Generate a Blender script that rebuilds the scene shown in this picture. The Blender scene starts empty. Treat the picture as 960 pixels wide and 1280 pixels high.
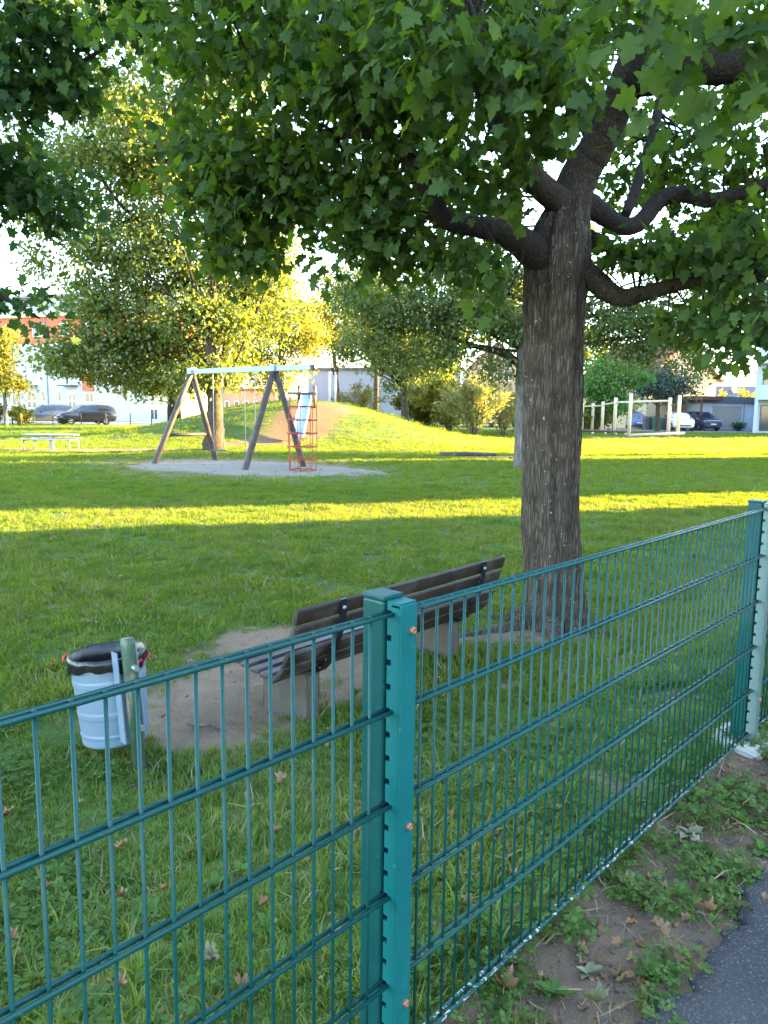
import bpy, bmesh, math, random
import numpy as np
from mathutils import Vector, Matrix, Euler
random.seed(7)
rng = np.random.default_rng(11)
S = bpy.context.scene
COL = S.collection
R_ = math.radians

# ------------------------------------------------------------------ camera
F, TH, RO, H = 927.2, 0.13646, 0.01279, 1.44
FW = Vector((0, math.cos(TH), -math.sin(TH))); UP0 = Vector((0, math.sin(TH), math.cos(TH))); RT0 = Vector((1, 0, 0))
RT = RT0 * math.cos(RO) + UP0 * math.sin(RO); UP = -RT0 * math.sin(RO) + UP0 * math.cos(RO)
cam = bpy.data.cameras.new('camera'); camo = bpy.data.objects.new('camera', cam); COL.objects.link(camo)
cam.sensor_fit = 'VERTICAL'; cam.sensor_height = 36; cam.lens = F / 1280 * 36
cam.clip_start = 0.05; cam.clip_end = 2000
camo.matrix_world = Matrix(((RT.x, UP.x, -FW.x, 0), (RT.y, UP.y, -FW.y, 0), (RT.z, UP.z, -FW.z, H), (0, 0, 0, 1)))
S.camera = camo

# ------------------------------------------------------------------ sky, sun, exposure
SUN_EL, SUN_AZ = 13.5, 18.0          # azimuth from +X towards +Y
w = bpy.data.worlds.new('World'); S.world = w; w.use_nodes = True
wn = w.node_tree.nodes; sky = wn.new('ShaderNodeTexSky'); sky.sky_type = 'NISHITA'; sky.sun_disc = False
sky.sun_elevation = R_(SUN_EL); sky.sun_rotation = R_(90 - SUN_AZ); sky.air_density = 1.0; sky.dust_density = 0.6; sky.ozone_density = 1.0
w.node_tree.links.new(sky.outputs[0], wn['Background'].inputs[0]); wn['Background'].inputs[1].default_value = 0.075
sl = bpy.data.lights.new('sun', 'SUN'); sl.energy = 3.8; sl.angle = R_(0.5); sl.color = (1.0, 0.69, 0.24)
so = bpy.data.objects.new('sun', sl); COL.objects.link(so)
sd = Vector((math.cos(R_(SUN_EL)) * math.cos(R_(SUN_AZ)), math.cos(R_(SUN_EL)) * math.sin(R_(SUN_AZ)), math.sin(R_(SUN_EL))))
so.rotation_euler = sd.to_track_quat('Z', 'Y').to_euler(); so.location = sd * 60
S.view_settings.view_transform = 'Standard'; S.view_settings.look = 'None'
S.view_settings.exposure = 4.5; S.view_settings.gamma = 1.0
S.cycles.use_denoising = True
S.cycles.max_bounces = 8; S.cycles.diffuse_bounces = 4; S.cycles.transmission_bounces = 6; S.cycles.glossy_bounces = 2

# ------------------------------------------------------------------ layout helpers
def ray(px, py): return FW + RT * ((px - 480) / F) + UP * ((640 - py) / F)
def at(px, py, Y): d = ray(px, py); return Vector((0, 0, H)) + d * (Y / d.y)
FA = 0.817; FD = Vector((math.cos(FA), math.sin(FA), 0)); FN = Vector((math.sin(FA), -math.cos(FA), 0)); FP = Vector((0.03, 1.427, 0))
def sstep(a, b, x): t = np.clip((x - a) / (b - a), 0, 1); return t * t * (3 - 2 * t)
def vnoise(x, y, s):                                   # cheap smooth pseudo noise
    return (np.sin(x * s * 1.7 + 1.3 * np.sin(y * s * 1.1 + .7)) + np.sin(y * s * 2.1 + 1.7 * np.sin(x * s * .9 + 2.1)) + np.sin((x + y) * s * 1.3 + 4.1)) / 3
def qdist(x, y): return -((x - FP.x) * FN.x + (y - FP.y) * FN.y)
def gz(x, y):
    x = np.asarray(x, float); y = np.asarray(y, float); q = qdist(x, y)
    z = -0.28 * sstep(0.05, 1.7, q) - 0.012 * sstep(-.5, -.3, q)
    z = z + 0.28 * sstep(34, 60, y)
    dx = x + 2.7; sx = np.where(dx < 0, 5.2, 3.8); dy = y - 42; sy = np.where(dy < 0, 5.0, 7.0)
    z = z + 1.85 * np.exp(-.5 * (dx / sx) ** 2 - .5 * (dy / sy) ** 2)
    z = z + 0.8 * np.exp(-.5 * ((x + 9) / 3.5) ** 2 - .5 * ((y - 44) / 5) ** 2)
    far = sstep(2.0, 5, y)
    z = z + 0.018 * vnoise(x, y, 1.1) * sstep(.1, 1, q) + 0.03 * far * vnoise(x, y, .33) * (1 - sstep(45, 60, y)) + 0.006 * vnoise(x, y, 6.3) * sstep(-.3, .1, q)
    return z
def gzf(x, y): return float(gz(x, y))
def ground(px, py, it=8):
    d = ray(px, py); z = -.28
    for _ in range(it):
        t = (z - H) / d.z; P = Vector((0, 0, H)) + d * t; z = gzf(P.x, P.y)
    return Vector((P.x, P.y, z))

# ------------------------------------------------------------------ object helpers
def tag(o, label=None, cat=None, group=None, kind=None):
    if label: o['label'] = label
    if cat: o['category'] = cat
    if group: o['group'] = group
    if kind: o['kind'] = kind
    return o
def empty(name, loc=(0, 0, 0), rz=0, label=None, cat=None, group=None):
    o = bpy.data.objects.new(name, None); COL.objects.link(o); o.location = loc; o.rotation_euler = (0, 0, rz); o.empty_display_size = .1
    return tag(o, label, cat, group)
def link(name, me, m, parent=None, smooth=False, loc=None, rot=None):
    o = bpy.data.objects.new(name, me); COL.objects.link(o)
    if m is not None and not me.materials: me.materials.append(m)
    if smooth: me.polygons.foreach_set('use_smooth', [True] * len(me.polygons))
    if parent: o.parent = parent
    if loc is not None: o.location = loc
    if rot is not None: o.rotation_euler = rot
    return o
def frame_of(d):
    d = Vector(d).normalized(); a = Vector((0, 0, 1)) if abs(d.z) < .9 else Vector((1, 0, 0))
    u = d.cross(a).normalized(); return u, d.cross(u).normalized(), d
class MB:
    def __init__(s): s.v = []; s.f = []
    def add(s, vs, fs): o = len(s.v); s.v += [tuple(v) for v in vs]; s.f += [tuple(i + o for i in f) for f in fs]; return s
    def box(s, c, size, rz=0, ax=None, b=0.0):
        hx, hy, hz = [k / 2 for k in size]; c = Vector(c)
        if ax is None: X = Vector((math.cos(rz), math.sin(rz), 0)); Y = Vector((-math.sin(rz), math.cos(rz), 0)); Z = Vector((0, 0, 1))
        else: X, Y, Z = [Vector(k) for k in ax]
        if b <= 0:
            vs = [c + X * (i * hx) + Y * (j * hy) + Z * (k * hz) for k in (-1, 1) for i, j in ((-1, -1), (1, -1), (1, 1), (-1, 1))]
            return s.add(vs, [(3, 2, 1, 0), (4, 5, 6, 7), (0, 1, 5, 4), (1, 2, 6, 5), (2, 3, 7, 6), (3, 0, 4, 7)])
        bm = bmesh.new(); bmesh.ops.create_cube(bm, size=1)
        for v in bm.verts: v.co = Vector((v.co.x * 2 * hx, v.co.y * 2 * hy, v.co.z * 2 * hz))
        bmesh.ops.bevel(bm, geom=bm.edges[:], offset=b, segments=2, affect='EDGES', profile=.6)
        bm.verts.index_update(); vs = [c + X * v.co.x + Y * v.co.y + Z * v.co.z for v in bm.verts]; fs = [[v.index for v in f.verts] for f in bm.faces]; bm.free()
        return s.add(vs, fs)
    def tube(s, pts, r, n=8, cap=True, wob=0.0):
        pts = [Vector(p) for p in pts]; m = len(pts); rs = r if hasattr(r, '__len__') else [r] * m
        vs = []; u = None
        for i, p in enumerate(pts):
            d = (pts[min(i + 1, m - 1)] - pts[max(i - 1, 0)])
            d = d.normalized() if d.length > 1e-9 else Vector((0, 0, 1))
            if u is None: u = frame_of(d)[0]
            u = (u - d * u.dot(d)).normalized(); v = d.cross(u)
            for k in range(n):
                a = 2 * math.pi * k / n; q = rs[i] * (1 + (random.uniform(-wob, wob) if wob else 0)); vs.append(p + (u * math.cos(a) + v * math.sin(a)) * q)
        fs = [(i * n + k, i * n + (k + 1) % n, (i + 1) * n + (k + 1) % n, (i + 1) * n + k) for i in range(m - 1) for k in range(n)]
        if cap: fs += [tuple(range(n - 1, -1, -1)), tuple((m - 1) * n + k for k in range(n))]
        return s.add(vs, fs)
    def lathe(s, prof, c=(0, 0, 0), n=32, cap=False):
        c = Vector(c); vs = []; m = len(prof)
        for r, z in prof:
            for k in range(n): a = 2 * math.pi * k / n; vs.append(c + Vector((r * math.cos(a), r * math.sin(a), z)))
        fs = [(i * n + k, i * n + (k + 1) % n, (i + 1) * n + (k + 1) % n, (i + 1) * n + k) for i in range(m - 1) for k in range(n)]
        if cap: fs += [tuple(range(n - 1, -1, -1)), tuple((m - 1) * n + k for k in range(n))]
        return s.add(vs, fs)
    def prism(s, poly, o, X, Y, Z, h):                 # polygon in the X,Y plane, extruded along Z by h
        o = Vector(o); X, Y, Z = Vector(X), Vector(Y), Vector(Z); n = len(poly)
        vs = [o + X * a + Y * b for a, b in poly] + [o + X * a + Y * b + Z * h for a, b in poly]
        return s.add(vs, [tuple(range(n - 1, -1, -1)), tuple(range(n, 2 * n))] + [(i, (i + 1) % n, n + (i + 1) % n, n + i) for i in range(n)])
    def mesh(s, name):
        me = bpy.data.meshes.new(name); me.from_pydata(s.v, [], s.f); me.update(); return me
    def build(s, name, m, parent=None, smooth=False, loc=None, rot=None): return link(name, s.mesh(name), m, parent, smooth, loc, rot)
def auto_smooth(o, ang=40):
    me = o.data; me.polygons.foreach_set('use_smooth', [True] * len(me.polygons))
    bm = bmesh.new(); bm.from_mesh(me)
    for e in bm.edges:
        if len(e.link_faces) == 2 and e.calc_face_angle(0) > R_(ang): e.smooth = False
    bm.to_mesh(me); bm.free(); return o
def np_mesh(name, V, FACES):                           # V (n,3); FACES (m,k) equal sized polygons
    V = np.ascontiguousarray(V, np.float32); FACES = np.ascontiguousarray(FACES, np.int32); m, k = FACES.shape
    me = bpy.data.meshes.new(name); me.vertices.add(len(V)); me.vertices.foreach_set('co', V.ravel())
    me.loops.add(m * k); me.loops.foreach_set('vertex_index', FACES.ravel())
    me.polygons.add(m); me.polygons.foreach_set('loop_start', np.arange(0, m * k, k, dtype=np.int32))
    me.update(calc_edges=True); return me

# ------------------------------------------------------------------ materials
class N:
    def __init__(s, name):
        s.m = bpy.data.materials.new(name); s.m.use_nodes = True; s.t = s.m.node_tree; s.t.nodes.clear()
        s.out = s.t.nodes.new('ShaderNodeOutputMaterial')
    def n(s, typ, ins=None, **kw):
        k = s.t.nodes.new('ShaderNode' + typ)
        for a, b in kw.items(): setattr(k, a, b)
        for a, b in (ins or {}).items():
            if isinstance(b, bpy.types.NodeSocket): s.t.links.new(b, k.inputs[a])
            else: k.inputs[a].default_value = b
        return k
    def coords(s, scale=(1, 1, 1), kind='Object', rot=(0, 0, 0)):
        c = s.n('TexCoord'); return s.n('Mapping', {0: c.outputs[kind], 'Scale': scale, 'Rotation': rot}).outputs[0]
    def noise(s, co, scale, detail=4, rough=.55, out=0): return s.n('TexNoise', {'Vector': co, 'Scale': scale, 'Detail': detail, 'Roughness': rough}).outputs[out]
    def ramp(s, fac, stops, interp='LINEAR'):
        k = s.n('ValToRGB', {0: fac}); r = k.color_ramp; r.interpolation = interp
        while len(r.elements) < len(stops): r.elements.new(.5)
        for e, (p, c) in zip(r.elements, stops): e.position = p; e.color = (c, c, c, 1) if not hasattr(c, '__len__') else (*c, 1)
        return k.outputs[0]
    def mix(s, fac, a, b, blend='MIX'):
        k = s.n('MixRGB', {0: fac}, blend_type=blend)
        for i, x in ((1, a), (2, b)):
            if isinstance(x, bpy.types.NodeSocket): s.t.links.new(x, k.inputs[i])
            else: k.inputs[i].default_value = (*x, 1) if len(x) == 3 else x
        return k.outputs[0]
    def math(s, op, a, b=0.0, clamp=False): return s.n('Math', {0: a, 1: b}, operation=op, use_clamp=clamp).outputs[0]
    def bump(s, h, strength=.4, dist=.01): return s.n('Bump', {'Height': h, 'Strength': strength, 'Distance': dist}).outputs[0]
    def bsdf(s, col, rough=.7, metal=0.0, normal=None, spec=.5, coat=0.0):
        k = s.n('BsdfPrincipled', {'Metallic': metal, 'Specular IOR Level': spec, 'Coat Weight': coat})
        for key, x in (('Base Color', col), ('Roughness', rough)):
            if isinstance(x, bpy.types.NodeSocket): s.t.links.new(x, k.inputs[key])
            elif key == 'Base Color': k.inputs[key].default_value = (*x, 1)
            else: k.inputs[key].default_value = x
        if normal is not None: s.t.links.new(normal, k.inputs['Normal'])
        return k.outputs[0]
    def done(s, sh): s.t.links.new(sh, s.out.inputs[0]); return s.m
M = {}
def plain(name, col, rough=.6, metal=0.0, var=.18, scale=6, bump=.1, dist=.004, spec=.5, coat=0.0, stretch=(1, 1, 1)):
    a = N(name); co = a.coords(stretch); n1 = a.noise(co, scale, 5); n2 = a.noise(co, scale * 7, 3)
    c = a.mix(a.math('MULTIPLY', n1, 1.0), tuple(k * (1 - var) for k in col), tuple(min(1, k * (1 + var)) for k in col))
    c = a.mix(a.math('MULTIPLY', n2, var), c, tuple(k * .75 for k in col))
    M[name] = a.done(a.bsdf(c, rough, metal, a.bump(n2, bump, dist), spec, coat)); return M[name]
def leafmat(name, cols, trans=.45, tint=(1.25, 1.25, .5), gloss=.06, rough=.4, patch=False):
    a = N(name); g = a.n('NewGeometry'); oi = a.n('ObjectInfo')
    r = a.math('FRACT', a.math('ADD', g.outputs['Random Per Island'], a.math('MULTIPLY', oi.outputs['Random'], 3.7)))
    c = a.ramp(r, [(i / (len(cols) - 1), k) for i, k in enumerate(cols)])
    if patch:
        n1 = a.noise(g.outputs['Position'], .55, 4); n2 = a.noise(g.outputs['Position'], 3.2, 3)
        c = a.mix(a.ramp(n1, [(.42, 0.), (.64, .55)]), c, (.135, .19, .035)); c = a.mix(a.ramp(n2, [(.50, 0.), (.70, .6)]), c, tuple(k * .62 for k in cols[0])); c = a.mix(a.ramp(n2, [(.30, .5), (.42, 0.)]), c, (.16, .24, .04))
    else: nz = a.noise(a.coords((1, 1, 1)), .6, 2); c = a.mix(a.math('MULTIPLY', nz, .35), c, tuple(k * .6 for k in cols[0]))
    d = a.n('BsdfDiffuse', {0: c}); tc = a.mix(1.0, c, tint, 'MULTIPLY'); t = a.n('BsdfTranslucent', {0: tc})
    gl = a.n('BsdfGlossy', {0: (.9, 1, .95, 1), 'Roughness': rough})
    m1 = a.n('MixShader', {0: trans, 1: d.outputs[0], 2: t.outputs[0]})
    m2 = a.n('MixShader', {0: gloss, 1: m1.outputs[0], 2: gl.outputs[0]})
    M[name] = a.done(m2.outputs[0]); return M[name]
def make_materials():
    # ground sheet: grass soil, worn soil from an attribute, paving at the back
    a = N('lawn'); co = a.coords(); so_ = a.n('Attribute', attribute_name='soil').outputs['Fac']; pv = a.n('Attribute', attribute_name='pave').outputs['Fac']; ea = a.n('Attribute', attribute_name='earth_shade').outputs['Fac']
    n1 = a.noise(co, 1.3, 6); n2 = a.noise(co, 14, 6, .65); n3 = a.noise(co, 90, 4, .7); n4 = a.noise(co, .25, 4)
    gr = a.mix(n2, (.045, .09, .018), (.085, .15, .03)); gr = a.mix(a.ramp(n1, [(.35, 0.), (.7, 1.)]), gr, (.10, .15, .03)); gr = a.mix(a.ramp(n4, [(.4, 0.), (.65, .5)]), gr, (.05, .11, .02))
    fine = a.ramp(n3, [(.35, .55), (.7, 1.25)]); gr = a.mix(1.0, gr, fine, 'MULTIPLY')
    sc = a.mix(n2, (.165, .108, .070), (.33, .235, .16)); sc = a.mix(a.ramp(n1, [(.45, 0.), (.66, .6)]), sc, (.105, .07, .045)); sc = a.mix(1.0, sc, a.ramp(n3, [(.3, .65), (.7, 1.2)]), 'MULTIPLY')
    sc = a.mix(a.math('MULTIPLY', ea, .92), sc, a.mix(n2, (.10, .066, .042), (.19, .13, .085)))  # darker soil: verge earth, plus tree shade painted on the mound
    edge = a.math('ADD', so_, a.math('MULTIPLY', a.math('SUBTRACT', n2, .5), .9)); k = a.ramp(edge, [(.28, 0.), (.74, 1.)])
    c = a.mix(k, gr, sc); c = a.mix(pv, c, a.mix(n2, (.2, .2, .2), (.3, .29, .28)))
    b = a.bump(a.math('ADD', n2, a.math('MULTIPLY', n3, .4)), .9, .03)
    M['lawn'] = a.done(a.bsdf(c, .95, 0, b, .2))
    # asphalt with aggregate
    a = N('asphalt'); co = a.coords(); v = a.n('TexVoronoi', {'Vector': co, 'Scale': 170}); n1 = a.noise(co, 260, 3, .7); n2 = a.noise(co, 3, 5)
    st = a.ramp(v.outputs['Color'], [(.25, (.045, .045, .05)), (.6, (.085, .085, .09)), (.85, (.17, .17, .175)), (1, (.3, .3, .3))])
    c = a.mix(a.ramp(v.outputs['Distance'], [(.25, 0.), (.55, 1.)]), st, (.04, .04, .043)); c = a.mix(a.ramp(n2, [(.4, 0.), (.7, .5)]), c, (.10, .095, .09))
    M['asphalt'] = a.done(a.bsdf(c, .85, 0, a.bump(a.math('SUBTRACT', n1, v.outputs['Distance']), 1.0, .006), .4))
    # fence paint: teal coating, chipped to zinc in spots
    def fence(name, chip, base=(.003, .060, .058)):
        a = N(name); co = a.coords(); gco = a.n('NewGeometry').outputs['Position']; n1 = a.noise(gco, 9, 4); n2 = a.noise(gco, 60, 5, .7); n3 = a.noise(gco, 300, 2)
        c = a.mix(n1, tuple(k * .85 for k in base), tuple(k * 1.15 for k in base)); c = a.mix(a.ramp(n2, [(.62, 0.), (.72, .35)]), c, (.16, .3, .28))
        c = a.mix(a.ramp(n2, [(chip, 0.), (chip + .05, 1.)]), c, (.55, .58, .6))
        M[name] = a.done(a.bsdf(c, a.ramp(n1, [(.3, .34), (.7, .5)]), 0, a.bump(n3, .12, .002), .28, .03))
    fence('fence_paint', .71); fence('fence_glint', .56); fence('fence_cover', .72, (.004, .105, .11))  # denser pale spots of the lowest rods stand for reflected sky
    plain('zinc_strip', (.12, .19, .19), .45, .3, .25, 25)
    plain('copper', (.36, .17, .10), .5, .6, .2, 60)
    # bark
    def bark(name, dark, mid, light, sc=1.0, lichen=.6, st=(11, 11, 1.5), vw=.42, bd=.022):
        a = N(name); co = a.coords(tuple(k * sc for k in st)); co2 = a.coords((sc, sc, sc)); v = a.n('TexVoronoi', {'Vector': co, 'Scale': 1.5, 'Randomness': 1.0}, feature='DISTANCE_TO_EDGE').outputs['Distance']
        n1 = a.noise(co, 1.6, 7, .65); n2 = a.noise(co2, 30, 5, .7); n3 = a.noise(co2, 2.2, 4); n4 = a.noise(a.coords((1.6, 1.6, 1)), 22, 3, .7)
        f = a.math('ADD', a.math('MULTIPLY', a.ramp(v, [(.0, 0.), (.26, 1.)]), vw), a.math('MULTIPLY', n1, .75))
        c = a.ramp(f, [(.2, dark), (.55, mid), (.95, light)]); c = a.mix(a.ramp(n3, [(.42, 0.), (.68, .55)]), c, dark); c = a.mix(a.math('MULTIPLY', n2, .3), c, mid)
        c = a.mix(a.ramp(n4, [(lichen, 0.), (lichen + .04, .85)]), c, (.42, .43, .40))
        M[name] = a.done(a.bsdf(c, .92, 0, a.bump(a.math('ADD', f, a.math('MULTIPLY', n2, .25)), 1.0, bd), .2))
    bark('bark', (.02, .014, .01), (.09, .069, .053), (.21, .172, .14), 2.6, .66, vw=.34, bd=.03)
    bark('bark_limb', (.03, .022, .016), (.07, .054, .042), (.15, .122, .098), 2.4, .70, (9, 9, 7), .18, .04)
    bark('bark_grey', (.06, .054, .05), (.13, .12, .112), (.24, .225, .21), .7, .75)
    bark('bark_dark', (.018, .014, .012), (.04, .032, .027), (.085, .07, .06), 2.2, .78, (9, 9, 7), .18, .04)
    # weathered brown bench boards
    def wood(name, col, rough, stretch, var=.4):
        a = N(name); co = a.coords(stretch); n1 = a.noise(co, 5, 6, .65); n2 = a.noise(co, 30, 4, .7); n3 = a.noise(a.coords(), 5, 4)
        c = a.mix(n1, tuple(k * (1 - var) for k in col), tuple(k * (1 + var) for k in col)); c = a.mix(a.ramp(n3, [(.5, 0.), (.75, .45)]), c, tuple(.5 * k + .12 for k in col))
        M[name] = a.done(a.bsdf(c, rough, 0, a.bump(n2, .5, .003), .5))
    wood('bench_wood', (.022, .011, .008), .6, (1.2, 14, 14)); wood('bench_seat', (.04, .032, .038), .3, (1.2, 14, 14)); wood('bench_worn', (.11, .075, .03), .5, (1.2, 14, 14), .3)
    wood('log_brown', (.05, .035, .034), .6, (12, 12, 1.2)); wood('log_pale', (.62, .50, .36), .7, (12, 12, 1.2), .15)
    plain('cast_iron', (.012, .013, .02), .38, .2, .2, 30); plain('concrete', (.095, .08, .064), .9, 0, .3, 12, .6, .006); plain('concrete_pale', (.48, .46, .42), .9, 0, .25, 10, .6, .006)
    plain('galvanised', (.20, .275, .37), .42, .25, .14, 9, .12, .002); plain('steel_pale', (.30, .31, .32), .4, .5, .15, 8)
    a = N('galv_post'); n1 = a.noise(a.coords((1, 1, .3)), 16, 5, .7)
    M['post_green'] = a.done(a.bsdf(a.ramp(n1, [(.34, (.02, .065, .04)), (.5, (.05, .10, .065)), (.62, (.22, .19, .145))]), .5, .1, a.bump(n1, .2, .003)))
    a = N('bin_bag'); n1 = a.noise(a.coords((30, 30, 4)), 1, 4, .7); M['bin_bag'] = a.done(a.bsdf((.006, .006, .010), .28, 0, a.bump(n1, .8, .008), .6))
    plain('red_string', (.55, .02, .03), .4); plain('rope_red', (.30, .05, .04), .7, 0, .2, 20); plain('rope_pale', (.42, .38, .33), .8); plain('beam_steel', (.30, .35, .39), .5, .2, .12, 9); plain('rubber_green', (.03, .09, .08), .6)
    # sand
    a = N('sand'); co = a.coords(); n1 = a.noise(co, 1.2, 6); n2 = a.noise(co, 40, 5, .7)
    c = a.mix(n1, (.17, .155, .135), (.25, .23, .20)); c = a.mix(a.ramp(n2, [(.35, .5), (.6, 0.)]), c, (.24, .22, .19)); M['sand'] = a.done(a.bsdf(c, .95, 0, a.bump(n2, .7, .02), .2))
    # leaves
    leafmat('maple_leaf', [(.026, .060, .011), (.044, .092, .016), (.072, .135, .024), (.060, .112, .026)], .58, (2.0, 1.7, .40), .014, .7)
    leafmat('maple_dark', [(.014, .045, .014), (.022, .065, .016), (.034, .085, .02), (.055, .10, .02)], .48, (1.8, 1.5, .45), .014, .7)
    leafmat('lime_leaf', [(.085, .14, .028), (.105, .16, .03), (.13, .18, .032), (.17, .19, .034), (.095, .15, .03)], .5, (1.6, 1.35, .5), .035, .5)
    leafmat('ash_leaf', [(.065, .11, .027), (.09, .135, .03), (.125, .16, .03), (.075, .12, .032)], .5, (1.6, 1.4, .5), .035, .5)
    leafmat('yellow_leaf', [(.24, .24, .03), (.33, .31, .04), (.20, .23, .03), (.38, .35, .05), (.14, .19, .03)], .45, (1.2, 1.05, .6), .03, .5)
    leafmat('willow_leaf', [(.24, .25, .09), (.34, .32, .10), (.18, .21, .08), (.42, .37, .13)], .4, (1.15, 1.1, .7), .03, .5)
    leafmat('bush_leaf', [(.10, .12, .03), (.16, .16, .035), (.26, .22, .035), (.08, .11, .035)], .4, (1.4, 1.2, .5), .03, .5)
    leafmat('teal_leaf', [(.03, .10, .055), (.045, .14, .07), (.06, .17, .08)], .38, (1.1, 1.3, .7), .04, .5)
    leafmat('bright_leaf', [(.05, .15, .03), (.08, .2, .04), (.11, .24, .05)], .42, (1.3, 1.3, .5), .03, .5)
    leafmat('blue_leaf', [(.06, .09, .075), (.09, .12, .10), (.05, .075, .06)], .3, (1.1, 1.1, .7), .03, .5)
    leafmat('grass', [(.055, .145, .020), (.075, .185, .026), (.105, .225, .032), (.12, .22, .032), (.16, .20, .04)], .46, (2.3, 1.4, .35), .025, .5, True)
    leafmat('lawn_grass', [(.058, .15, .020), (.075, .175, .023), (.10, .205, .028), (.115, .20, .03), (.085, .19, .026)], .46, (2.3, 1.4, .35), .012, .6, True)
    leafmat('clover', [(.045, .10, .016), (.07, .14, .022), (.09, .17, .028), (.12, .17, .028)], .38, (1.4, 1.3, .45), .02, .5)
    leafmat('weed_leaf', [(.06, .14, .025), (.085, .17, .03), (.11, .2, .04)], .35, (1.3, 1.2, .5), .015, .6)
    leafmat('weed_pale', [(.15, .17, .08), (.20, .20, .11), (.25, .22, .14)], .2, (1.1, 1.1, .7), .05, .5)
    leafmat('dry_leaf', [(.22, .10, .04), (.30, .16, .07), (.36, .22, .11), (.15, .08, .045), (.40, .28, .14)], .15, (1.1, .9, .6), .03, .6)
    leafmat('straw', [(.30, .24, .14), (.22, .17, .10), (.36, .3, .19)], .2, (1, 1, .8), .02, .6)
    # buildings
    plain('render_white', (.50, .50, .50), .9, 0, .05, 2, .1); plain('render_white_shade', (.40, .47, .58), .9, 0, .05, 2, .1); plain('render_cream', (.55, .45, .29), .9, 0, .05, 2, .1); plain('render_orange', (.62, .16, .075), .85, 0, .08, 2, .1)  # the bluish one is white render with its shade put into the colour
    plain('render_pink', (.45, .28, .23), .9, 0, .06, 2); plain('render_peach', (.55, .37, .25), .9, 0, .06, 2); plain('wall_blue_grey', (.24, .29, .38), .85, 0, .07, 2); plain('roof_grey', (.22, .23, .25), .7, 0, .12, 3, .2)
    plain('roof_slate', (.075, .085, .11), .7, 0, .15, 2, .2); plain('roof_brown', (.20, .075, .055), .8, 0, .15, 3, .2); plain('door_grey', (.30, .29, .29), .6, 0, .06, 3); plain('frame_white', (.75, .76, .78), .5); plain('trim_dark', (.05, .055, .065), .5)
    plain('timber_brown', (.13, .06, .04), .7, 0, .2, 6); plain('attic_metal', (.34, .36, .39), .5, .2, .1, 3)
    a = N('window_glass'); M['window_glass'] = a.done(a.bsdf((.03, .045, .065), .06, 0, None, .8))
    a = N('car_glass'); M['car_glass'] = a.done(a.bsdf((.012, .02, .035), .05, 0, None, .9))
    for nm, c in (('car_black', (.028, .027, .036)), ('car_blue_grey', (.05, .065, .10)), ('car_white', (.72, .75, .8)), ('car_navy', (.035, .04, .085)), ('car_blue', (.10, .16, .40))):
        a = N(nm); n1 = a.noise(a.coords(), 3, 3); M[nm] = a.done(a.bsdf(a.mix(n1, c, tuple(k * 1.12 for k in c)), .26, .25, None, .5, .8))
    plain('tyre', (.018, .018, .02), .85); plain('rim', (.45, .46, .48), .35, .8); a = N('lamp_glass'); M['lamp_glass'] = a.done(a.bsdf((.6, .62, .66), .1, .2, None, .8)); a = N('tail_red'); M['tail_red'] = a.done(a.bsdf((.35, .015, .015), .2)); plain('plate', (.75, .76, .76), .5)
    plain('bin_green', (.02, .10, .075), .5); plain('bin_grey', (.06, .07, .09), .5); plain('slide_blue', (.14, .30, .72), .35, .1, .1, 5); plain('slide_white', (.7, .72, .74), .5)
    plain('hill_wood_haze', (.06, .085, .10), 1, 0, .3, .05)  # wooded hills, distance haze put into the blue tint
make_materials()

# ------------------------------------------------------------------ ground sheet
def in_poly_soft(x, y, ell):                           # max over soft ellipses (cx,cy,rx,ry,ang)
    k = np.zeros_like(x)
    for cx, cy, rx, ry, an in ell:
        c, s = math.cos(an), math.sin(an); u = (x - cx) * c + (y - cy) * s; v = -(x - cx) * s + (y - cy) * c
        k = np.maximum(k, np.clip(1.5 - np.sqrt((u / rx) ** 2 + (v / ry) ** 2) + .16 * vnoise(x, y, 4.7) + .12 * vnoise(x + 9, y, 12.3), 0, 1))
    return k
SOIL = [(-.72, 4.75, 1.15, .45, .86), (-1.0, 4.05, .50, .50, 0), (-.2, 5.6, .6, .3, .86), (-.85, 5.35, .55, .48, .5), (-.3, 4.9, .5, .3, .86), (-.9, 3.78, .34, .22, .3), (-.15, 4.5, .35, .2, .86), (1.3, 5.7, .42, .34, 0), (.85, 5.55, .35, .14, .2), (0.5, 5.35, .3, .12, .8),
        (-4.0, 36.5, 1.7, 4.0, 0), (-3.4, 39.3, 1.8, 2.0, 0), (-5.0, 33, 1.5, 1.6, 0), (-12, 29.5, 4.5, .8, 0), (-6.5, 31.6, .8, .8, 0), (-4.3, 22.1, 4.6, 3.2, -.5), (4.6, 28.4, 2.3, .5, 0), (17, 49, 4, 1.0, .2), (-10, 54, 5, 1.0, 0), (9, 22.5, .01, .01, 0)]
def soil_mask(x, y):
    x = np.asarray(x, float); y = np.asarray(y, float); q = qdist(x, y)
    k = in_poly_soft(x, y, SOIL); k = np.maximum(k, np.clip(vnoise(x + 3, y, 3.3) * .9 + vnoise(x, y + 5, 9.1) * .45 - .28, 0, .62) * (q < 1.7) * (y < 6) * (y > 0)); verge = sstep(.12, -.02, q)
    return np.maximum(k, verge * .85)
def pave_mask(x, y):
    x = np.asarray(x, float); y = np.asarray(y, float)
    return np.clip(sstep(57.5, 58.2, y + .05 * (x + 20)) * (x < -8) + sstep(61, 61.6, y) * (x > 12), 0, 1)
def spaced(lims):
    out = []
    for a, b, st in lims: out += list(np.arange(a, b, st))
    return np.array(out + [lims[-1][1]])
xs = spaced([(-700, -100, 60), (-100, -30, 5), (-30, -8, 1), (-8, -3, .3), (-3, 3.2, .06), (3.2, 8, .3), (8, 30, 1), (30, 100, 5), (100, 700, 60)])
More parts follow.
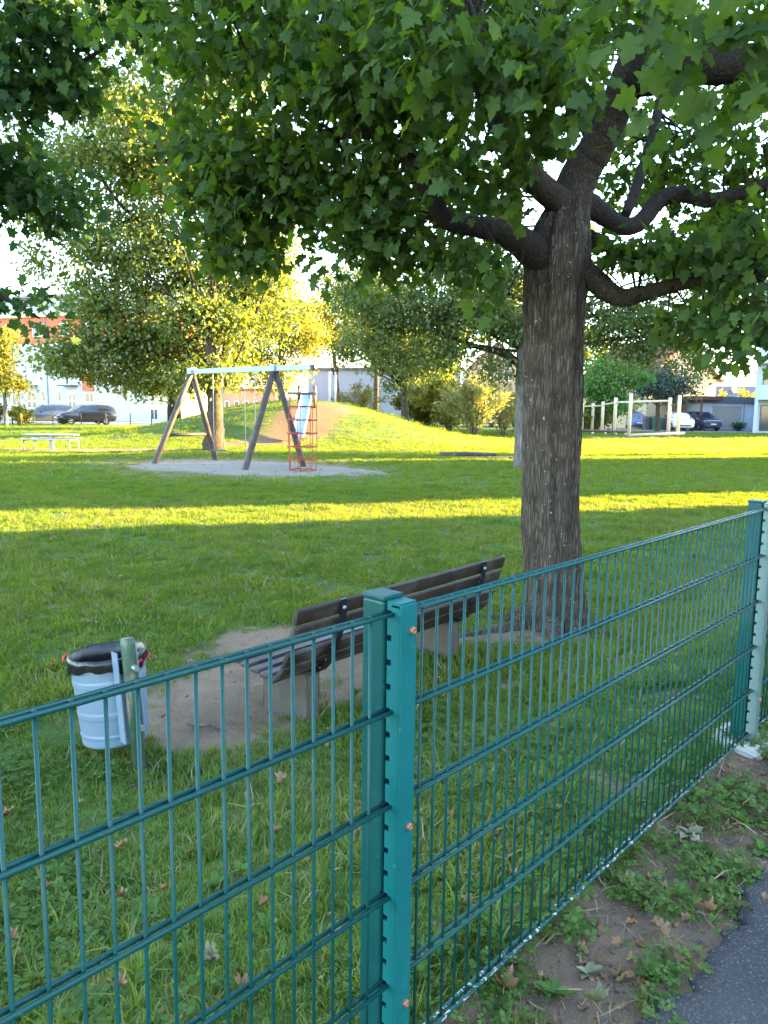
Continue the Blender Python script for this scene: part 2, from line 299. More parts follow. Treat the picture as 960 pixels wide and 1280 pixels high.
ys = spaced([(-200, -20, 30), (-20, -1, 1.0), (-1, 6.6, .06), (6.6, 14, .22), (14, 62, .6), (62, 120, 6), (120, 1400, 80)])
gx, gy = np.meshgrid(xs, ys); V = np.stack([gx.ravel(), gy.ravel(), gz(gx, gy).ravel()], 1)
V[:, 2] += np.where((np.abs(V[:, 0]) < 3.3) & (V[:, 1] < 6.6), rng.normal(0, .004, len(V)), 0)
nx, ny = len(xs), len(ys); i0 = (np.arange(ny - 1)[:, None] * nx + np.arange(nx - 1)[None, :]).ravel()
me = np_mesh('lawn', V, np.stack([i0, i0 + 1, i0 + nx + 1, i0 + nx], 1))
for nm, fn in (('soil', soil_mask), ('pave', pave_mask), ('earth_shade', lambda x, y: np.maximum(np.clip(1.6 - np.hypot((x + 4.3) / 4, (y - 36) / 7), 0, 1), .75 * sstep(.12, -.02, qdist(x, y))))):  # brown earth on mound and verge; the mound's tree shade is in it too
    at_ = me.attributes.new(nm, 'FLOAT', 'POINT'); at_.data.foreach_set('value', fn(V[:, 0], V[:, 1]).astype(np.float32))
tag(link('lawn', me, M['lawn'], None, True), kind='structure')

# asphalt path on the near side of the fence, ragged edge
def path():
    mb = MB(); n = 1500; prof = [(-.0, -.06), (0.003, -.012), (.018, .006), (.05, .011), (.3, .012), (1.2, .014), (2.9, .012)]
    rag = lambda t: .012 * math.sin(t * 19) + .018 * math.sin(t * 7.3 + 1) + .010 * math.sin(t * 53 + 2) + .006 * math.sin(t * 131) + random.uniform(-.009, .009)
    vs = []
    for i in range(n):
        s = -9 + 24 * i / (n - 1) if True else 0
        e = rag(s) + .345
        for j, (o, z) in enumerate(prof): P = FP + FD * s + FN * (e * (1 if j < 5 else 1) + o); vs.append((P.x, P.y, z))
    m = len(prof); mb.add(vs, [(i * m + j, (i + 1) * m + j, (i + 1) * m + j + 1, i * m + j + 1) for i in range(n - 1) for j in range(m - 1)])
    tag(mb.build('asphalt_path', M['asphalt'], None, True), kind='structure')
path()
def sand_pit():
    c = Vector((-4.1, 22.0)); n = 90; mb = MB(); vs = []; rings = 10
    ax = Vector((.87, -.49)); ay = Vector((.49, .87))
    for j in range(rings + 1):
        k = j / rings
        for i in range(n):
            a = 2 * math.pi * i / n; r = 1 + .06 * math.sin(3 * a + 1) + .05 * math.sin(5 * a) + .02 * math.sin(13 * a)
            P = c + ax * (4.3 * k * r * math.cos(a)) + ay * (2.35 * k * r * math.sin(a)); vs.append((P.x, P.y, gzf(P.x, P.y) + (.02 if j < rings else -.01)))
    mb.add(vs, [(j * n + i, j * n + (i + 1) % n, (j + 1) * n + (i + 1) % n, (j + 1) * n + i) for j in range(rings) for i in range(n)])
    tag(mb.build('sand_pit', M['sand'], None, True), kind='structure')
sand_pit()

# ------------------------------------------------------------------ unseen buildings, added at the right to throw the long shadows
def window(parent, c, wd, ht, X, nrm, fm='frame_white', depth=.08, bars=1, t=.07):
    """frame (part) with pane (sub-part); c is the centre on the wall face, X along the wall, nrm outward"""
    X, nrm, c = Vector(X).normalized(), Vector(nrm).normalized(), Vector(c); Z = Vector((0, 0, 1)); mb = MB()
    o = c + nrm * (depth / 2 - .02)
    for sx in (-1, 1): mb.box(o + X * (sx * (wd - t) / 2), (t, depth, ht), ax=(X, nrm, Z))
    for sz in (-1, 1): mb.box(o + Z * (sz * (ht - t) / 2), (wd - 2 * t, depth, t), ax=(X, nrm, Z))
    for b in range(bars): mb.box(o + X * ((b + 1) / (bars + 1) - .5) * (wd - 2 * t), (t * .8, depth * .9, ht - 2 * t), ax=(X, nrm, Z))
    f = mb.build('window', M[fm], parent)
    MB().box(c + nrm * .012, (wd - t, .02, ht - t), ax=(X, nrm, Z)).build('pane', M['window_glass'], f)
    return f
def block(name, label, cat, x0, x1, y0, y1, h, wall, roof, floors):
    b = empty(name, ((x0 + x1) / 2, (y0 + y1) / 2, 0), 0, label, cat); o = Vector(b.location)
    z0 = -.6
    MB().box(Vector(((x0 + x1) / 2, (y0 + y1) / 2, (h + z0) / 2)) - o, (x1 - x0, y1 - y0, h - z0)).build('wall', M[wall], b)
    MB().box(Vector(((x0 + x1) / 2, (y0 + y1) / 2, h + .12)) - o, (x1 - x0 + .5, y1 - y0 + .5, .24), b=.03).build('roof', M[roof], b)
    for k in range(floors):
        z = 1.4 + k * 2.9
        for yy in np.arange(y0 + 2, y1 - 1, 3.2): window(b, Vector((x0 - .002, yy, z)) - o, 1.3, 1.4, (0, 1, 0), (-1, 0, 0))
    return b
block('shadow_block', 'unseen white block added right of the fence to shade the foreground', 'building', 23, 37, -12, 19.1, 12.0, 'render_white', 'roof_grey', 4)
block('shadow_house', 'unseen cream block added right of the lawn to shade the swing area', 'building', 24.5, 29, 23.2, 33.2, 9.2, 'render_cream', 'roof_slate', 3)

# ------------------------------------------------------------------ leaf clouds, trees
def maple_template():
    half = [(0.0, 0.04), (.18, -.07), (.41, -.03), (.38, .12), (.35, .22), (.50, .27), (.60, .40), (.46, .47), (.27, .51), (.34, .66), (.22, .73), (.11, .86), (0, 1.0)]
    pts = half + [(-x, y) for x, y in half[-2:0:-1]]
    V = np.array([(0, .30, .0)] + [(x, y, -.22 * abs(x) ** 1.2 - .16 * y * y + .05 * (abs(x) > .4)) for x, y in pts]); n = len(pts)
    Fc = np.array([(0, 1 + i, 1 + (i + 1) % n) for i in range(n)]); return V, Fc
MAPLE = maple_template()
QUAD = (np.array([(0, 0, 0), (.36, .45, -.10), (0, 1, -.06), (-.36, .45, -.10)]), np.array([(0, 1, 2), (0, 2, 3)]))
LONG = (np.array([(0, 0, 0), (.14, .45, -.04), (0, 1, -.12), (-.14, .45, -.04)]), np.array([(0, 1, 2), (0, 2, 3)]))
def unit(a): return a / np.maximum(np.linalg.norm(a, axis=1, keepdims=True), 1e-9)
def frames(A, Nn):                                     # axis (leaf length) and rough normal -> orthonormal
    A = unit(A); X = unit(np.cross(A, Nn)); Z = np.cross(X, A); return X, A, Z
def leaf_mesh(name, P, A, Nn, size, tpl):
    X, Y, Z = frames(A, Nn); T, Fc = tpl; Z = Z * rng.uniform(-.3, 2.6, (len(P), 1)); X = X * rng.uniform(.7, 1.05, (len(P), 1))
    V = P[:, None, :] + size[:, None, None] * (T[None, :, 0:1] * X[:, None, :] + T[None, :, 1:2] * Y[:, None, :] + T[None, :, 2:3] * Z[:, None, :])
    k = len(T); FF = Fc[None] + (np.arange(len(P)) * k)[:, None, None]
    return np_mesh(name, V.reshape(-1, 3), FF.reshape(-1, 3))
def smooth_path(pts, rs, k=5):                         # Catmull-Rom through points with radii
    pts = [Vector(p) for p in pts]; out, ro = [], []
    for i in range(len(pts) - 1):
        p0, p1, p2, p3 = pts[max(i - 1, 0)], pts[i], pts[i + 1], pts[min(i + 2, len(pts) - 1)]
        for j in range(k):
            t = j / k; out.append(.5 * ((2 * p1) + (p2 - p0) * t + (2 * p0 - 5 * p1 + 4 * p2 - p3) * t * t + (3 * p1 - p0 - 3 * p2 + p3) * t ** 3)); ro.append(rs[i] + (rs[i + 1] - rs[i]) * t)
    out.append(pts[-1]); ro.append(rs[-1]); return out, ro
def limb_mesh(pts, rs, n=12, k=6, knob=.06):
    p, r = smooth_path(pts, rs, k); mb = MB(); ph = random.uniform(0, 6)
    r = [q * (1 + knob * math.sin(i * 1.7 + ph) + random.uniform(-knob, knob) * .5) for i, q in enumerate(r)]
    p = [q + Vector((random.uniform(-1, 1), random.uniform(-1, 1), random.uniform(-1, 1))) * r[i] * .035 for i, q in enumerate(p)]
    return mb.tube(p, r, n)

def foreground_maple():
    base = Vector((1.40, 5.92, -.30))
    T = empty('maple_tree', base, 0, 'large maple with thick fissured trunk behind the fence, its boughs hanging over the bench', 'tree'); o = base
    Pt = lambda px, py, Y: at(px, py, Y) - o
    # trunk: dense tube with ribs and a root flare
    tp = [Vector((0, 0, -.12)), Vector((0.0, 0, .05)), Vector((0, 0, .35))] + [Pt(x, y, 5.92) for x, y in ((689, 640), (690, 540), (692, 450), (694, 380), (697, 330), (702, 285), (714, 245), (726, 212))]
    tr = [.30, .262, .225, .215, .215, .215, .222, .245, .205, .125, .05]
    p, r = smooth_path(tp, tr, 12); n = 72; vs = []
    for i, c in enumerate(p):
        for k in range(n):
            a = 2 * math.pi * k / n; z = c.z
            rib = .012 * math.sin(a * 9 + .6 * math.sin(z * 2)) + .009 * math.sin(a * 17 + z * 1.3) + .006 * math.sin(a * 31 + z * 5) + random.uniform(-.004, .004)
            fl = max(0, 1 - max(z, 0) / .45) ** 2 * (.05 * math.sin(a * 5 + .8) + .01)
            sw = .03 * math.exp(-((z - 2.55) / .25) ** 2) * math.sin(a * 4 + 1)
            q = r[i] + rib + fl + sw; vs.append((c.x + math.cos(a) * q, c.y + math.sin(a) * q, z))
    mb = MB().add(vs, [(i * n + k, i * n + (k + 1) % n, (i + 1) * n + (k + 1) % n, (i + 1) * n + k) for i in range(len(p) - 1) for k in range(n)])
    mb.build('trunk', M['bark'], T, True)
    for a, ln in ((3.6, .9), (4.5, .6), (5.6, .5), (2.9, .6)):      # surface roots
        q = [Vector((math.cos(a) * (.22 + ln * t), math.sin(a) * (.22 + ln * t), 0)) for t in (0, .3, .6, 1)]
        for v in q: v.z = gzf(v.x + o.x, v.y + o.y) - o.z - .01
        q[0].z += .08; limb_mesh(q, [.09, .055, .035, .015], 10, 5).build('root', M['bark'], T, True)
    L = [  # (px,py,Y) list, radii, bark
        ([(700, 300, 5.92), (722, 225, 5.92), (745, 185, 5.85), (770, 135, 5.7), (792, 85, 5.55), (815, 30, 5.5), (830, -60, 5.5)], [.17, .145, .128, .122, .13, .11, .08], 'bark'),
        ([(690, 335, 5.9), (655, 305, 5.75), (622, 288, 5.65), (590, 283, 5.5), (555, 272, 5.35), (535, 235, 5.25), (510, 195, 5.2), (470, 165, 5.2), (420, 140, 5.3)], [.15, .115, .085, .07, .065, .06, .05, .035, .015], 'bark_dark'),
        ([(712, 262, 5.9), (682, 238, 5.75), (652, 205, 5.5), (627, 155, 5.2), (606, 100, 4.95), (590, 20, 4.8), (570, -60, 4.7)], [.11, .095, .088, .085, .08, .065, .04], 'bark'),
        ([(710, 330, 5.95), (742, 350, 5.85), (772, 371, 5.75), (805, 367, 5.65), (845, 356, 5.5), (890, 350, 5.3), (940, 345, 5.1)], [.13, .09, .07, .058, .05, .035, .02], 'bark'),
        ([(715, 250, 5.95), (745, 262, 6.05), (775, 282, 6.2), (800, 278, 6.3), (825, 250, 6.4), (855, 243, 6.4), (890, 250, 6.4), (950, 235, 6.3), (1010, 215, 6.2)], [.13, .085, .07, .068, .07, .066, .06, .045, .025], 'bark_dark'),
        ([(795, 95, 5.55), (830, 88, 5.4), (870, 80, 5.25), (920, 80, 5.1), (1000, 60, 4.9)], [.13, .15, .13, .11, .07], 'bark_dark'),
        ([(782, 268, 6.3), (795, 235, 6.5), (810, 190, 6.7), (822, 140, 6.8), (835, 80, 6.9)], [.04, .045, .045, .04, .03], 'bark_dark'),
        ([(745, 165, 5.9), (720, 110, 5.9), (690, 72, 5.8), (655, 40, 5.8), (630, 0, 5.7), (600, -60, 5.6)], [.10, .085, .07, .06, .05, .03], 'bark_dark'),
        ([(735, 300, 6.0), (755, 305, 6.1), (765, 315, 6.15)], [.08, .06, .02], 'bark_dark'),
        ([(470, 165, 5.2), (400, 80, 5.4), (330, 70, 5.6), (250, 60, 5.9)], [.05, .045, .03, .015], 'bark_dark'),
        ([(470, 165, 5.2), (400, 170, 5.6), (340, 200, 5.9), (290, 250, 6.0)], [.045, .04, .03, .015], 'bark_dark'),
        ([(815, 30, 5.5), (860, -80, 5.2), (900, -200, 5.0)], [.10, .08, .04], 'bark_dark'),
        ([(570, -60, 4.3), (500, -140, 4.6), (400, -200, 5)], [.06, .05, .03], 'bark_dark')]
    skel = []
    for pts, rs, mt in L:
        q = [Pt(*k) for k in pts]; limb_mesh(q, rs, 20, 9, .02).build('limb', M['bark_limb' if mt == 'bark' else mt], T, True); skel += smooth_path(q, rs, 4)[0]
    # foliage blobs: px, py, Y, half width m, half height m, half depth m, leaves
    B = [(885, 40, 2.9, .26, .20, .25, 110), (940, 25, 3.0, .2, .2, .3, 70), (800, 30, 4.3, .35, .2, .4, 130), (640, 95, 4.0, .50, .20, .35, 200), (560, 70, 4.2, .45, .25, .4, 220), (700, 150, 4.4, .32, .17, .3, 110), (600, 215, 4.7, .38, .18, .35, 170), (655, 245, 5.0, .32, .14, .3, 150),
         (700, 190, 4.3, .16, .12, .15, 40), (510, 130, 4.9, .5, .3, .5, 260), (585, 315, 5.3, .34, .16, .4, 170), (630, 345, 5.4, .18, .2, .3, 70), (500, 300, 5.6, .40, .20, .45, 210), (450, 315, 5.8, .3, .17, .4, 120), (430, 215, 5.6, .48, .36, .5, 380), (490, 225, 5.5, .4, .3, .5, 240), (330, 215, 6.0, .55, .38, .5, 520), (275, 245, 6.1, .36, .42, .4, 330), (300, 305, 6.1, .26, .22, .3, 190), (365, 260, 6.0, .3, .2, .35, 160), (255, 160, 6.3, .36, .3, .5, 180),
         (400, 90, 5.3, .55, .34, .6, 460), (320, 60, 5.6, .5, .34, .6, 330), (470, 40, 4.8, .5, .3, .6, 330), (220, 30, 5.8, .5, .22, .6, 190), (640, 15, 4.7, .5, .2, .5, 220), (720, 30, 6.3, .5, .25, .6, 180), (520, 10, 5.5, .6, .3, .8, 280), (380, 0, 5.8, .8, .3, .8, 300), (230, 60, 5.2, .14, .18, .2, 30), (215, 125, 5.4, .1, .1, .15, 12),
         (800, 320, 5.6, .34, .14, .4, 150), (865, 320, 5.3, .45, .20, .5, 260), (930, 315, 5.1, .4, .22, .5, 220), (780, 300, 5.7, .3, .1, .3, 90), (890, 385, 5.3, .3, .12, .3, 90), (935, 385, 5.0, .2, .12, .3, 70), (935, 440, 4.6, .07, .10, .15, 22), (880, 420, 5.2, .12, .10, .2, 30), (845, 400, 5.6, .3, .08, .3, 50), (940, 400, 4.8, .15, .1, .2, 40),
         (850, 200, 7.2, .8, .35, .6, 300), (930, 170, 6.6, .5, .5, .6, 220), (790, 200, 7.8, .5, .4, .5, 110), (900, 270, 6.6, .55, .3, .5, 260), (760, 215, 7.6, .25, .3, .3, 60), (850, 120, 7.6, .9, .4, .7, 200), (700, 90, 7.4, .8, .35, .6, 240), (620, 165, 6.8, .8, .4, .6, 200), (540, 190, 6.8, .6, .5, .6, 220), (600, 270, 6.6, .6, .3, .5, 150), (470, 260, 6.9, .5, .45, .5, 250),
         (900, -60, 4.6, 1.0, .4, 1.2, 220), (650, -80, 5.0, 1.2, .4, 1.4, 240), (400, -80, 5.6, 1.2, .4, 1.4, 240), (750, -180, 6.5, 1.8, .7, 1.8, 300), (450, -220, 6.5, 1.8, .7, 1.8, 260), (1100, 150, 6.0, .9, .9, 1.2, 450), (1080, 330, 5.4, .5, .4, .8, 150)]
    P, C = [], []
    tw = MB(); sk = np.array([tuple(v) for v in skel])
    for px, py, Y, rx, rz, ry, n in B:
        c = Pt(px, py, Y); nc = max(3, n // 14)
        for _ in range(nc):
            d = Vector((random.gauss(0, 1), random.gauss(0, 1), random.gauss(0, 1))).normalized() * random.random() ** .45
            cc = c + Vector((d.x * rx, d.y * ry, d.z * rz)); j = np.argmin(((sk - np.array(cc)) ** 2).sum(1)); b = Vector(sk[j])
            if random.random() < .5 and (b - cc).length < 1.3:
                mid = (b + cc) / 2 + Vector((random.uniform(-.1, .1), random.uniform(-.1, .1), .08)); pp, rr = smooth_path([b, mid, cc], [.012, .008, .003], 4); tw.tube(pp, rr, 5, False)
            k = int(round(n / nc * 1.5)); q = rng.normal(0, 1, (k, 3)) * np.array([.14, .14, .09]) + np.array(cc); P.append(q); C.append(np.repeat(np.array([tuple(cc)]), k, 0))
    P = np.concatenate(P); C = np.concatenate(C); n = len(P)
    # leaves do not grow across the bare boughs: thin out what would hang right in front of them
    def view(W): vz = W @ np.array(FW) - H * FW.z; return 480 + F * (W @ np.array(RT) - H * RT.z) / vz, 640 - F * (W @ np.array(UP) - H * UP.z) / vz
    uu, vv = view(P + np.array(o)); keep = np.ones(n, bool)
    for (x0, y0), (x1, y1), hw, pr in (((692, 345), (706, 250), 54, .97), ((715, 255), (790, 80), 24, .85), ((660, 305), (610, 285), 22, .9), ((600, 285), (555, 272), 16, .75), ((545, 260), (505, 190), 22, .7), ((735, 345), (850, 362), 20, .92), ((740, 262), (790, 285), 20, .92), ((805, 268), (888, 245), 20, .85), ((628, 195), (608, 110), 26, .7), ((800, 80), (900, 75), 36, .8), ((790, 250), (805, 205), 14, .85), ((690, 420), (690, 350), 60, 1), ((860, 135), (760, 210), 30, .3)):
        t = np.clip(((uu - x0) * (x1 - x0) + (vv - y0) * (y1 - y0)) / ((x1 - x0) ** 2 + (y1 - y0) ** 2), 0, 1); dd = np.hypot(uu - x0 - t * (x1 - x0), vv - y0 - t * (y1 - y0))
        keep &= ~((dd < hw) & (rng.random(n) < pr) & (P[:, 1] + o.y < 6.25))
    P, C = P[keep], C[keep]; n = len(P)
    sz = rng.uniform(.050, .118, n)
    A = unit(P - C) * .55 + rng.normal(0, .5, (n, 3)) + np.array([0, 0, -.55]); Nn = rng.normal(0, .65, (n, 3)) + np.array([0, 0, .75])
    # petioles for the nearest leaves are part of the leaf template; the 300 leaves that show largest are parts of their own
    Wd = P + np.array(o); dcam = np.linalg.norm(Wd - np.array([0, 0, H]), axis=1)
    vz = Wd @ np.array(FW) - H * FW.z; u = 480 + F * (Wd @ np.array(RT) - H * RT.z) / vz; v = 640 - F * (Wd @ np.array(UP) - H * UP.z) / vz
    vis = (u > 5) & (u < 955) & (v > 5) & (v < 1000); rank = np.where(vis, sz / dcam, 0); big = np.argsort(-rank)[:300]; rest = np.ones(n, bool); rest[big] = False
    me = leaf_mesh('foliage', P[rest], A[rest], Nn[rest], sz[rest], MAPLE); tag(link('foliage', me, M['maple_leaf'], T), kind='stuff')
    one = []
    for s in range(4):
        Vt, Fc = MAPLE; V2 = Vt.copy(); V2[:, 2] += rng.normal(0, .03, len(V2)) + .05 * (s - 1.5) * V2[:, 0]; pet = np.array([(-.012, -.45, .12), (.012, -.45, .12), (.012, .3, 0), (-.012, .3, 0)]); pe = len(V2)
        one.append(np_mesh('leaf', np.concatenate([V2, pet]), np.concatenate([Fc, [(pe, pe + 1, pe + 2), (pe, pe + 2, pe + 3)]]))); one[-1].materials.append(M['maple_leaf'])
    X, Y, Z = frames(A[big], Nn[big])
    for i, b in enumerate(big):
        q = bpy.data.objects.new('leaf', one[i % 4]); COL.objects.link(q); q.parent = T
        m = Matrix((( X[i][0], Y[i][0], Z[i][0], P[b][0]), (X[i][1], Y[i][1], Z[i][1], P[b][1]), (X[i][2], Y[i][2], Z[i][2], P[b][2]), (0, 0, 0, 1))); q.matrix_basis = m @ Matrix.Scale(float(sz[b]), 4)
    tag(tw.build('twigs', M['bark_dark'], T, True), kind='stuff')
foreground_maple()

def tree(name, label, base, trunk, tr, blobs, n_leaf, size, lm, bm='bark', cl=.45, tpl=QUAD, group=None, cat='tree', up=.35, limbs=10, ragged=.5, per=150):
    """base point; trunk = world points above base; blobs = [(centre, (rx,ry,rz), share)] in world coordinates"""
    base = Vector(base); T = empty(name, base, 0, label, cat, group); o = base
    tp = [Vector((0, 0, -.15))] + [Vector(p) - o for p in trunk]
    if tr: limb_mesh(tp, [tr[0] * 1.35] + list(tr[:len(tp) - 1]), 14, 6, .05).build('trunk', M[bm], T, True)
    tot = sum(b[2] for b in blobs); P, C = [], []; br = MB(); top = tp[-1]
    for c, (rx, ry, rz), sh in blobs:
        c = Vector(c) - o; n = int(n_leaf * sh / tot); nc = max(4, int(n / per))
        for i in range(nc):
            d = Vector((random.gauss(0, 1), random.gauss(0, 1), random.gauss(0, 1))).normalized() * random.random() ** ragged
            cc = c + Vector((d.x * rx, d.y * ry, d.z * rz)); k = int(n / nc * random.uniform(.5, 1.5)); s = cl * random.uniform(.6, 1.35)
            q = rng.normal(0, 1, (k, 3)) * np.array([s, s, s * .6]) + np.array(cc); P.append(q); C.append(np.repeat(np.array([tuple(cc)]), k, 0))
            if tr and limbs and i % max(1, nc // limbs) == 0:
                b0 = tp[random.randint(max(1, len(tp) - 3), len(tp) - 1)]; dl = (cc - b0).length; mid = b0.lerp(cc, .5) + Vector((random.uniform(-.14, .14) * dl, random.uniform(-.14, .14) * dl, random.uniform(.0, .2) * dl)); r0 = tr[-1] * .42
                pp, rr = smooth_path([b0, mid, cc], [r0, r0 * .55, r0 * .15], 5); br.tube(pp, rr, 7, False)
    P = np.concatenate(P); C = np.concatenate(C); n = len(P)
    A = unit(P - C) * .4 + rng.normal(0, .6, (n, 3)) + np.array([0, 0, -.3]); Nn = rng.normal(0, .8, (n, 3)) + np.array([0, 0, up])
    me = leaf_mesh('crown', P, A, Nn, rng.uniform(.65, 1.35, n) * size, tpl); link('crown', me, M[lm], T)
    if br.v: br.build('branches', M['bark_dark'], T, True)
    return T
def bl(px, py, Y, wx, wz, sh=1.0, d=None): return (at(px, py, Y), (wx, d or wx * .8, wz), sh)
def gp(px, py): return ground(px, py)

# second maple standing left of the frame, its branches reach in at the top left
b = Vector((-7.2, 9.5, gzf(-7.2, 9.5)))
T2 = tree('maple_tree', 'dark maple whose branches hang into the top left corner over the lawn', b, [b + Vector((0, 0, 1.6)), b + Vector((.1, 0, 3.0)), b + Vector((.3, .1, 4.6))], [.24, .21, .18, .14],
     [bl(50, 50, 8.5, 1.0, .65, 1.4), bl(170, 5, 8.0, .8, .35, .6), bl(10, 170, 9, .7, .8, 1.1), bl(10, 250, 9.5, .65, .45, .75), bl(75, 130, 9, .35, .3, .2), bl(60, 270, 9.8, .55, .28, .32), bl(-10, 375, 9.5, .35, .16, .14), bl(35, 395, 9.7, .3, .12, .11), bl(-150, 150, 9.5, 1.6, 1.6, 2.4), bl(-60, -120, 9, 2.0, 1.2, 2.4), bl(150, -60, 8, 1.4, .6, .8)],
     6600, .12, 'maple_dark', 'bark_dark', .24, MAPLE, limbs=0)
o2 = Vector(T2.location)
for pts, rs in (([(-260, 230, 9.5), (-90, 180, 9.3), (0, 135, 9.0), (40, 118, 8.9), (70, 100, 8.8), (130, 60, 8.5)], [.13, .09, .07, .06, .045, .015]), ([(-200, 260, 9.5), (-60, 330, 9.5), (5, 372, 9.5), (50, 398, 9.7)], [.06, .04, .03, .01]), ([(-150, 160, 9.3), (0, 235, 9.4), (60, 275, 9.7)], [.06, .035, .01])):
    limb_mesh([at(*k) - o2 for k in pts], rs, 10, 6).build('limb', M['bark_dark'], T2, True)

# big lime-coloured tree behind the swing
b = gp(268, 561)
T3 = tree('linden_tree', 'tall linden with yellowing leaves and sunlit flared trunk behind the swing', b, [b + Vector((0, 0, .5)), b + Vector((.05, 0, 1.6)), b + Vector((.0, 0, 3.0)), b + Vector((-.2, .1, 4.6))], [.40, .29, .27, .24, .16],
     [bl(170, 215, 31.5, 3.4, 2.8, 1.5), bl(270, 230, 31.5, 3.2, 3.0, 1.4), bl(120, 330, 31, 2.6, 2.0, .8), bl(220, 340, 31.5, 3.4, 2.4, 1.3), bl(310, 370, 32, 2.6, 2.4, 1.1), bl(122, 385, 30.5, 1.5, 1.0, .4), bl(160, 425, 31, 2.2, 1.1, .65), bl(90, 445, 30, 1.7, .6, .38), bl(240, 445, 31.5, 2.4, 1.3, .7), bl(190, 120, 31, 3.4, 1.6, .9), bl(340, 300, 32, 1.5, 1.6, .35), bl(60, 230, 31, 2.4, 2.0, .5), bl(120, 20, 31, 3.5, 2.5, .4), bl(300, 100, 31, 3, 2, .5), bl(205, 480, 31.5, 1.6, .5, .2), bl(255, 400, 29.3, 2.0, 1.2, .5), bl(262, 470, 29.3, 1.5, .45, .3), bl(180, 170, 29, 2.6, 1.6, .7), bl(140, 470, 31, 1.0, .35, .12)],
     88000, .175, 'lime_leaf', 'bark', .42, limbs=1, per=95)
o3 = Vector(T3.location)
for pts, rs in (([(262, 420, 31.5), (215, 330, 31), (185, 285, 31), (150, 255, 30.5), (110, 200, 30)], [.15, .12, .09, .07, .03]), ([(262, 440, 31.5), (300, 360, 31.5), (330, 300, 32)], [.13, .09, .03]), ([(240, 270, 31.5), (200, 190, 31), (150, 145, 30.5), (80, 150, 30)], [.10, .08, .06, .02]), ([(262, 480, 31.5), (190, 440, 31), (110, 445, 30.5)], [.10, .06, .02])):
    limb_mesh([at(*k) - o3 for k in pts], rs, 8, 5).build('limb', M['bark_dark'], T3, True)

# grey trunk standing behind the big maple, its bough arching left
b = Vector((at(658, 560, 23.2).x, 23.2, gzf(at(658, 560, 23.2).x, 23.2)))
T4 = tree('ash_tree', 'grey barked tree half hidden behind the maple trunk with a bough arching left', b, [at(657, 500, 23.2), at(657, 440, 23.2), at(664, 380, 23.2), at(670, 300, 23.2)], [.30, .27, .25, .2, .14],
     [bl(470, 400, 23.5, 1.2, .8, .5), bl(530, 390, 23.5, 1.5, .95, .9), bl(615, 345, 23.5, 1.1, .9, .6), bl(635, 405, 23, .6, .6, .28), bl(455, 365, 24.5, 1.2, .8, .45), bl(480, 440, 23.5, .9, .45, .3), bl(600, 390, 23, 1.2, .8, .65), bl(560, 350, 24, 1.6, .8, .6), bl(560, 445, 23, .8, .3, .2), bl(630, 460, 23, .5, .35, .14), bl(755, 400, 23, 1.0, .8, .45), bl(820, 400, 23, 1.4, .75, .7), bl(870, 415, 22.5, 1.0, .5, .35), bl(790, 440, 23, 1.0, .4, .25), bl(850, 340, 23, 1.6, 1.0, .6), bl(700, 330, 24, 2.0, 1.2, .6), bl(880, 455, 22, .5, .3, .12), bl(920, 370, 22.5, 1, .6, .3)],
     50000, .115, 'ash_leaf', 'bark_grey', .36, limbs=1)
o4 = Vector(T4.location)
for pts, rs in (([(660, 480, 23.2), (648, 455, 23.2), (625, 440, 23.1), (595, 433, 23), (560, 420, 23), (520, 400, 23)], [.15, .13, .12, .09, .06, .02]), ([(662, 420, 23.2), (740, 395, 23), (820, 400, 23)], [.12, .07, .02])):
    limb_mesh([at(*k) - o4 for k in pts], rs, 10, 6).build('limb', M['bark_dark'], T4, True)

b = Vector((28.5, 36.6, 0))
tree('shadow_tree', 'unseen tree added beyond the cream block to fray the shadow edge on the lawn', b, [b + Vector((0, 0, 2.5)), b + Vector((.1, 0, 5)), b + Vector((0, .2, 7.5))], [.3, .26, .22, .12], [(b + Vector((0, 0, 8)), (2.6, 2.6, 2.0), 1)], 7000, .3, 'lime_leaf', 'bark', .5)  # out of view, added to break up the far edge of the lawn shadow
def simple_tree(name, label, px, py, Y, blobs, n, size, lm, r=.14, bm='bark', cl=.5, top=None, group=None, limbs=6):
    p = at(px, py, Y); g = Vector((p.x, Y, gzf(p.x, Y))); c = Vector(blobs[0][0]); tp = top or c
    return tree(name, label, g, [g.lerp(Vector((tp.x, tp.y, tp.z)), .5) + Vector((.04, 0, 0)), Vector(tp)], [r, r * .85, r * .6], blobs, n, size, lm, bm, cl, group=group, limbs=limbs)
simple_tree('linden_tree', 'small tree with straight pale trunk standing on the grassy mound', 507, 525, 46, [bl(500, 440, 46, 2.4, 1.7, 1.5), bl(460, 410, 46.5, 2.0, 1.6, 1), bl(540, 450, 46, 1.4, .9, .6), bl(500, 480, 46, .9, .4, .2), bl(430, 440, 46, 1.0, .7, .3)], 16000, .16, 'ash_leaf', .19, 'bark', .5)
simple_tree('birch_tree', 'bright yellow tree behind the climbing net', 352, 530, 54, [bl(350, 390, 54, 3.0, 3.0, 1.6), bl(315, 440, 54, 2.4, 2.2, 1), bl(385, 430, 54, 1.7, 2.0, .8), bl(345, 470, 54, 2.4, 1.3, .6), bl(290, 400, 55, 2.6, 2.4, .7)], 24000, .18, 'yellow_leaf', .2, 'bark_grey', .6)
simple_tree('linden_tree', 'dark trunked tree left of the swing frame before the white wall', 218, 540, 47, [bl(215, 440, 47, 2.6, 2.2, 1), bl(180, 470, 47, 1.8, 1.0, .5), bl(260, 470, 47.5, 2.0, 1.0, .5)], 7000, .22, 'lime_leaf', .35, 'bark_dark', .5)
